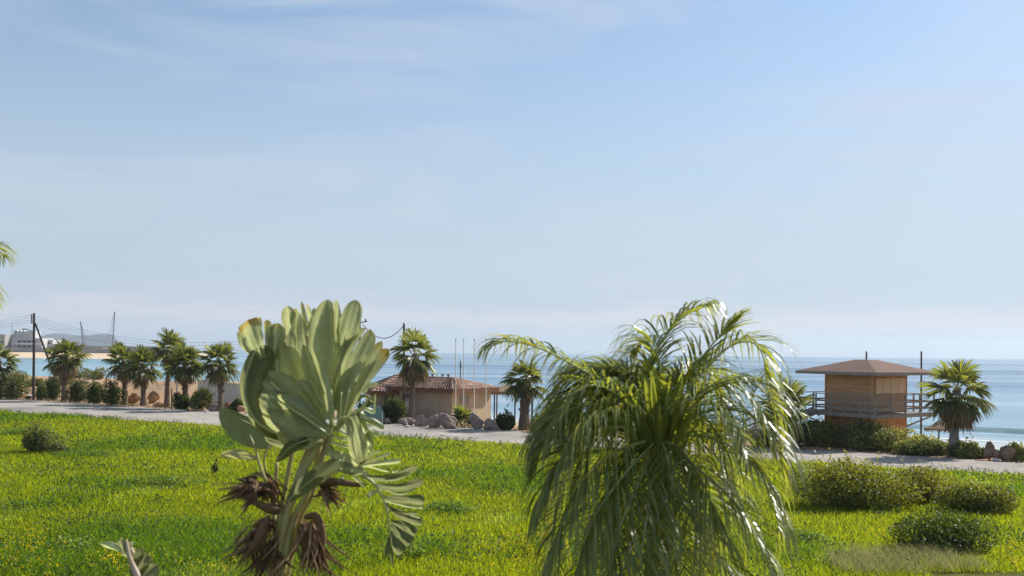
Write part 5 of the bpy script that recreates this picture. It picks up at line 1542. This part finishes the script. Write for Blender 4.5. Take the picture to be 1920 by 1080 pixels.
# ------------------------------------------------------------------ foreground feather palms
def frond(root, pts, seed, n=46, ll=105, wid=.0125, droop=1.0, stiff=.35, t0=.16, sides=(1, -1), val=1.0, name='frond', tipfac=.5):
    g = random.Random(seed)
    path = smooth_path([at(*p) for p in pts], 44)
    dep = sum(p[2] for p in pts) / len(pts); sc = dep / F
    mb = MB(); rp = MB()
    rp.tube(path[::3] + [path[-1]], [.02 * (1 - .85 * k / 15) for k in range(len(path[::3]) + 1)], 6)
    for k in range(n):
        t = t0 + (1 - t0) * (k + g.uniform(-.3, .3)) / n; t = min(max(t, 0), .995)
        x_ = t * 43; j = min(int(x_), 42); P0 = path[j].lerp(path[j + 1], x_ - j)
        tan = (path[min(j + 2, 43)] - path[max(j - 1, 0)]).normalized()
        lat = tan.cross(Vector((0, 0, 1)))
        if lat.length < .15: lat = tan.cross(YF)
        lat.normalize(); nr = lat.cross(tan)
        for sd in sides:
            if g.random() < .06: continue
            ln = ll * sc * (.55 + .75 * math.sin(math.pi * min(1, .18 + .72 * t))) * g.uniform(.9, 1.12) * (1 - tipfac * max(0, t - .75) / .25 * .6)
            d_ = (tan * g.uniform(.66, .84) + lat * sd * g.uniform(.62, .86) + nr * g.uniform(.12, .5)).normalized()
            N = 7; pp = [P0]; cur = d_.copy(); step = ln / (N - 1)
            for q in range(N - 1):
                cur = (cur + Vector((0, 0, -1)) * droop * (.05 + .19 * q) * (1 - stiff * .5) * g.uniform(.88, 1.12)).normalized()
                pp.append(pp[-1] + cur * step)
            sdv = d_.cross(Vector((g.uniform(-.5, .5), g.uniform(-.5, .5), 1))).normalized()
            w0 = wid * g.uniform(.7, 1.3) * dep / 11
            v = val * g.uniform(.7, 1.35); yel = g.random() < .07
            mb.t = (v * 1.5, v * 1.15, v * .6) if yel else (v, v, v * g.uniform(.8, 1.2))
            ww = [w0 * .5, w0, w0 * 1.05, w0 * .9, w0 * .7, w0 * .42, w0 * .05]
            mb.ribbon(pp, sdv, ww)
    rel(rp, root.location); o = rp.build(name, M['rib'], root, True)
    rel(mb, root.location); mb.build('leaflets', M['queen'], o, False)
    return o
QD = 11.0
qb = at(1238, 1700, QD); qb.z = float(ground_z(qb.x, qb.y))
qp = empty('feather_palm', qb, 'drooping feather palm filling the centre right foreground', 'palm tree')
cr_ = at(1236, 812, QD)
part('trunk', M['greybark'], qp, lambda m: m.tube([Vector((qb.x, qb.y, qb.z - .1)), Vector((qb.x + .03, qb.y, 1.2)), Vector((cr_.x, cr_.y, 3.6)), cr_ - Vector((0, 0, .35))], [.19, .15, .14, .12], 12), True)
part('crownshaft', M['stalk'], qp, lambda m: m.tube([cr_ - Vector((0, 0, .5)), cr_ - Vector((0, 0, .15)), cr_ + Vector((0, 0, .1))], [.13, .11, .05], 10), True)
Q = QD
fr = [
    ([(1232, 808, Q), (1160, 735, Q - .2), (1085, 690, Q - .3), (1010, 652, Q - .2), (955, 640, Q), (925, 648, Q)], dict(n=50, ll=95)),
    ([(1232, 806, Q), (1195, 745, Q + .1), (1150, 705, Q + .2), (1100, 690, Q + .3), (1060, 700, Q + .4)], dict(n=40, ll=80)),
    ([(1236, 806, Q), (1215, 720, Q + .3), (1235, 650, Q + .5), (1280, 595, Q + .6), (1330, 572, Q + .6)], dict(n=40, ll=100, t0=.35)),
    ([(1238, 806, Q), (1275, 730, Q), (1318, 668, Q + .1), (1352, 628, Q + .2), (1385, 600, Q + .2)], dict(n=46, ll=75, droop=.45, stiff=.9)),
    ([(1238, 806, Q), (1300, 720, Q - .1), (1360, 655, Q - .1), (1405, 640, Q), (1430, 665, Q), (1437, 710, Q)], dict(n=44, ll=95)),
    ([(1240, 808, Q), (1320, 740, Q - .3), (1390, 715, Q - .4), (1440, 740, Q - .4), (1462, 790, Q - .4)], dict(n=44, ll=95)),
    ([(1240, 812, Q), (1330, 770, Q - .4), (1400, 775, Q - .6), (1447, 820, Q - .6), (1468, 880, Q - .6)], dict(n=42, ll=100)),
    ([(1242, 818, Q), (1330, 820, Q - .5), (1400, 860, Q - .7), (1445, 930, Q - .8), (1462, 1000, Q - .8)], dict(n=40, ll=100)),
    ([(1242, 825, Q), (1310, 880, Q - .6), (1380, 945, Q - .9), (1430, 1030, Q - 1.0), (1450, 1100, Q - 1.0)], dict(n=38, ll=95)),
    ([(1240, 832, Q), (1275, 930, Q - .7), (1330, 1020, Q - 1.1), (1395, 1090, Q - 1.2), (1420, 1150, Q - 1.2)], dict(n=36, ll=100)),
    ([(1232, 810, Q), (1150, 765, Q - .3), (1080, 765, Q - .5), (1030, 800, Q - .5), (1010, 860, Q - .5)], dict(n=46, ll=110)),
    ([(1230, 815, Q), (1150, 800, Q - .5), (1080, 830, Q - .8), (1035, 890, Q - .9), (1015, 960, Q - .9)], dict(n=48, ll=115)),
    ([(1230, 820, Q), (1150, 850, Q - .6), (1085, 910, Q - 1.0), (1050, 990, Q - 1.1), (1035, 1060, Q - 1.1)], dict(n=46, ll=115)),
    ([(1232, 825, Q), (1170, 890, Q - .7), (1115, 970, Q - 1.1), (1085, 1060, Q - 1.2), (1075, 1130, Q - 1.2)], dict(n=44, ll=115)),
    ([(1234, 828, Q), (1195, 910, Q - .8), (1160, 1000, Q - 1.2), (1140, 1090, Q - 1.3), (1135, 1160, Q - 1.3)], dict(n=44, ll=115)),
    ([(1236, 830, Q), (1222, 920, Q - .8), (1205, 1020, Q - 1.3), (1195, 1120, Q - 1.4)], dict(n=40, ll=110)),
    ([(1238, 830, Q), (1248, 920, Q - .7), (1262, 1010, Q - 1.2), (1275, 1110, Q - 1.3)], dict(n=34, ll=100)),
    ([(1232, 812, Q), (1170, 770, Q + .3), (1120, 745, Q + .8), (1085, 750, Q + 1.2), (1065, 800, Q + 1.4)], dict(n=40, ll=100)),
    ([(1236, 808, Q), (1225, 745, Q + .4), (1205, 700, Q + .8), (1180, 690, Q + 1.2), (1160, 720, Q + 1.6)], dict(n=38, ll=95)),
    ([(1238, 808, Q), (1262, 740, Q + .4), (1290, 705, Q + .9), (1320, 705, Q + 1.4), (1345, 740, Q + 1.7)], dict(n=38, ll=95)),
    ([(1240, 815, Q), (1300, 790, Q + .4), (1350, 810, Q + .9), (1385, 870, Q + 1.2), (1400, 940, Q + 1.3)], dict(n=34, ll=95)),
    ([(1236, 805, Q), (1240, 720, Q), (1232, 660, Q + .1), (1215, 640, Q + .2), (1190, 655, Q + .3)], dict(n=36, ll=85, t0=.3)),
]
for i, (pts, kw) in enumerate(fr):
    kw['n'] = int(kw['n'] * (.8 if 2 <= i <= 9 or i in (0, 21) else 1.1)); kw.setdefault('droop', .85)
    if 2 <= i <= 9: kw['ll'] *= 1.12
    frond(qp, pts, 500 + i, wid=.0128, **kw)
gq_ = random.Random(77)
for i in range(8):     # shorter inner fronds filling the heart of the crown
    a = gq_.uniform(math.pi * .95, math.pi * 2.05) if i < 8 else gq_.uniform(.2, 2.9)
    ln = gq_.uniform(110, 190); dz = gq_.uniform(.1, .9)
    ex, ey = math.cos(a) * ln * .95, -abs(math.sin(a)) * ln * .25 if i < 8 else 40
    up_ = gq_.uniform(70, 130) if i < 8 else gq_.uniform(10, 50)
    frond(qp, [(1236, 812, Q), (1236 + ex * .35, 812 - up_ * .8, Q + dz * .4), (1236 + ex * .75, 812 - up_, Q + dz * .8), (1236 + ex * 1.05, 812 - up_ * .6, Q + dz), (1236 + ex * 1.15, 812 + 10, Q + dz * 1.1)],
          900 + i, n=46, ll=95, wid=.0135, droop=.7)
for i in range(7):      # older fronds hanging round the trunk
    x_ = 1130 + i * 33 + gq_.uniform(-10, 10); dz = gq_.uniform(-1.0, .2)
    frond(qp, [(1236, 822, Q), (1236 + (x_ - 1236) * .5, 850, Q + dz * .6), (x_, 930, Q + dz), (x_ + (x_ - 1236) * .2, 1020, Q + dz), (x_ + (x_ - 1236) * .25, 1120, Q + dz)],
          930 + i, n=50, ll=105, wid=.0115)
# young unopened spear leaves standing in the heart
for i, (x_, y_, k_) in enumerate(((1212, 708, .1), (1226, 690, .0), (1243, 692, -.1), (1258, 705, .1), (1192, 725, .2), (1172, 712, .1), (1274, 722, 0), (1150, 735, .15), (1292, 740, -.2), (1200, 690, .3), (1236, 720, .3))):
    def spear(m, x_=x_, y_=y_, k_=k_):
        m.t = (1.5, 1.45, .8)
        pp = smooth_path([at(1234 + (x_ - 1234) * .3, 830, Q - .1), at(x_ * .5 + 617, (y_ + 825) / 2, Q - .15), at(x_, y_, Q - .2)], 8)
        m.ribbon(pp, Vector((.9, k_ * 3, .1)).normalized(), [.02, .05, .075, .085, .08, .065, .04, .008])
    part('spear_leaf', M['queen'], qp, spear)

# fronds leaning out towards the field in front of the heart
for i, (ex, ey, dz) in enumerate(((-170, 20, -1.0), (150, 5, -1.1), (-190, -30, -.8), (185, -35, -.8))):
    frond(qp, [(1236, 812, Q), (1236 + ex * .3, 770 + ey * .5, Q + dz * .35), (1236 + ex * .65, 752 + ey, Q + dz * .7), (1236 + ex * .95, 790 + ey, Q + dz * .95), (1236 + ex * 1.15, 870 + ey, Q + dz * 1.1)],
          960 + i, n=44, ll=85, wid=.0135, droop=.6, t0=.1, stiff=.6)
# fronds on the far side of the crown, closing the gaps
for i, x_ in enumerate((1062, 1100, 1140, 1180, 1222, 1270, 1315, 1355)):
    dz = gq_.uniform(.35, .9)
    frond(qp, [(1236, 815, Q), (1236 + (x_ - 1236) * .45, 775, Q + dz * .5), (1236 + (x_ - 1236) * .85, 800, Q + dz), (x_, 880, Q + dz), (x_ + (x_ - 1236) * .12, 985, Q + dz), (x_ + (x_ - 1236) * .15, 1080, Q + dz)],
          980 + i, n=52, ll=100, wid=.0125)
# broad young blades spreading from the heart of the crown
gq_ = random.Random(31)
def blades_set(n, start, end, w_, arch, bright, dq, up=False):
    def fn(m):
        for i in range(n):
            f_ = (i + gq_.uniform(-.4, .4)) / n
            sx_, sy_ = start(f_); ex, ey = end(f_); dz = dq + gq_.uniform(-.25, .25)
            mx_, my_ = sx_ + (ex - sx_) * .5, sy_ + (ey - sy_) * .5 - arch * gq_.uniform(.7, 1.2)
            v = bright * gq_.uniform(.75, 1.3); m.t = (v * 1.08, v * 1.06, v * .85)
            pp = smooth_path([at(sx_, sy_, Q), at(mx_, my_, Q + dz * .6), at(ex, ey, Q + dz)], 10)
            t_ = (pp[5] - pp[4]).normalized()
            sd = t_.cross(YF if not up else Vector((0, .25, 1))).normalized()
            sd = (sd + Vector((gq_.uniform(-.3, .3), gq_.uniform(-.6, .6), gq_.uniform(-.2, .2)))).normalized(); w0 = w_ * gq_.uniform(.7, 1.25)
            m.ribbon(pp, sd, [w0 * q for q in (.3, .65, .9, 1.05, 1.1, 1.05, .9, .65, .35, .04)])
    return fn
U = gq_.uniform
part('young_blades', M['queen'], qp, blades_set(44, lambda f: (1205 + 65 * f, 850 + U(-25, 15)), lambda f: (1120 + 225 * f + U(-12, 12), 725 + 70 * abs(f - .45) ** 1.3 + U(-35, 45)), .026, 6, 1.25, -.45))
part('young_blades', M['queen'], qp, blades_set(30, lambda f: (1205 + U(-15, 20), 815 + 60 * f), lambda f: (1010 + U(-25, 70), 800 + 130 * f + U(-15, 15)), .019, 26, 1.1, -.5, True))
part('young_blades', M['queen'], qp, blades_set(24, lambda f: (1255 + U(-15, 25), 830 + 110 * f), lambda f: (1425 + U(-60, 35), 850 + 210 * f + U(-15, 15)), .016, 34, 1.1, -.6, True))

# second feather palm, its frond tips entering at the left edge
l_d = 11.5
lb_ = at(-190, 1800, l_d); lb_.z = float(ground_z(lb_.x, lb_.y))
lp = empty('feather_palm', lb_, 'feather palm whose frond tips enter at the left edge of the sky', 'palm tree')
lc = at(-185, 640, l_d)
part('trunk', M['greybark'], lp, lambda m: m.tube([lb_ - Vector((0, 0, .1)), lb_.lerp(lc, .5), lc], [.18, .15, .12], 12), True)
for i, pts in enumerate(([(-185, 640, l_d), (-130, 540, l_d), (-70, 480, l_d), (-25, 462, l_d), (2, 478, l_d)],
                         [(-185, 640, l_d), (-135, 560, l_d - .2), (-80, 520, l_d - .3), (-40, 525, l_d - .3), (-15, 560, l_d - .3)],
                         [(-185, 640, l_d), (-210, 540, l_d), (-260, 470, l_d), (-330, 450, l_d), (-390, 490, l_d)],
                         [(-185, 640, l_d), (-150, 560, l_d + .5), (-120, 500, l_d + 1), (-80, 500, l_d + 1.5)],
                         [(-185, 645, l_d), (-250, 600, l_d), (-320, 610, l_d), (-370, 680, l_d)],
                         [(-185, 650, l_d), (-140, 640, l_d - .4), (-95, 680, l_d - .8), (-75, 750, l_d - 1)])):
    frond(lp, pts, 700 + i, n=44, ll=62, droop=.75)

# ------------------------------------------------------------------ haze
hz = MB(); hz.box((0, 4460, 70), (17900, 9340, 170))
hm = bpy.data.materials.new('haze_air'); hm.use_nodes = True
hn, hl = hm.node_tree.nodes, hm.node_tree.links
hn.clear()
ho = hn.new('ShaderNodeOutputMaterial'); pv = hn.new('ShaderNodeVolumePrincipled')
pv.inputs['Color'].default_value = (.74, .87, 1.0, 1)
pv.inputs['Density'].default_value = 0.00011
pv.inputs['Anisotropy'].default_value = 0.3
hl.new(pv.outputs[0], ho.inputs['Volume'])
tag(hz.build('haze', hm, attr=False), 'thin sea haze', 'haze', kind='stuff')
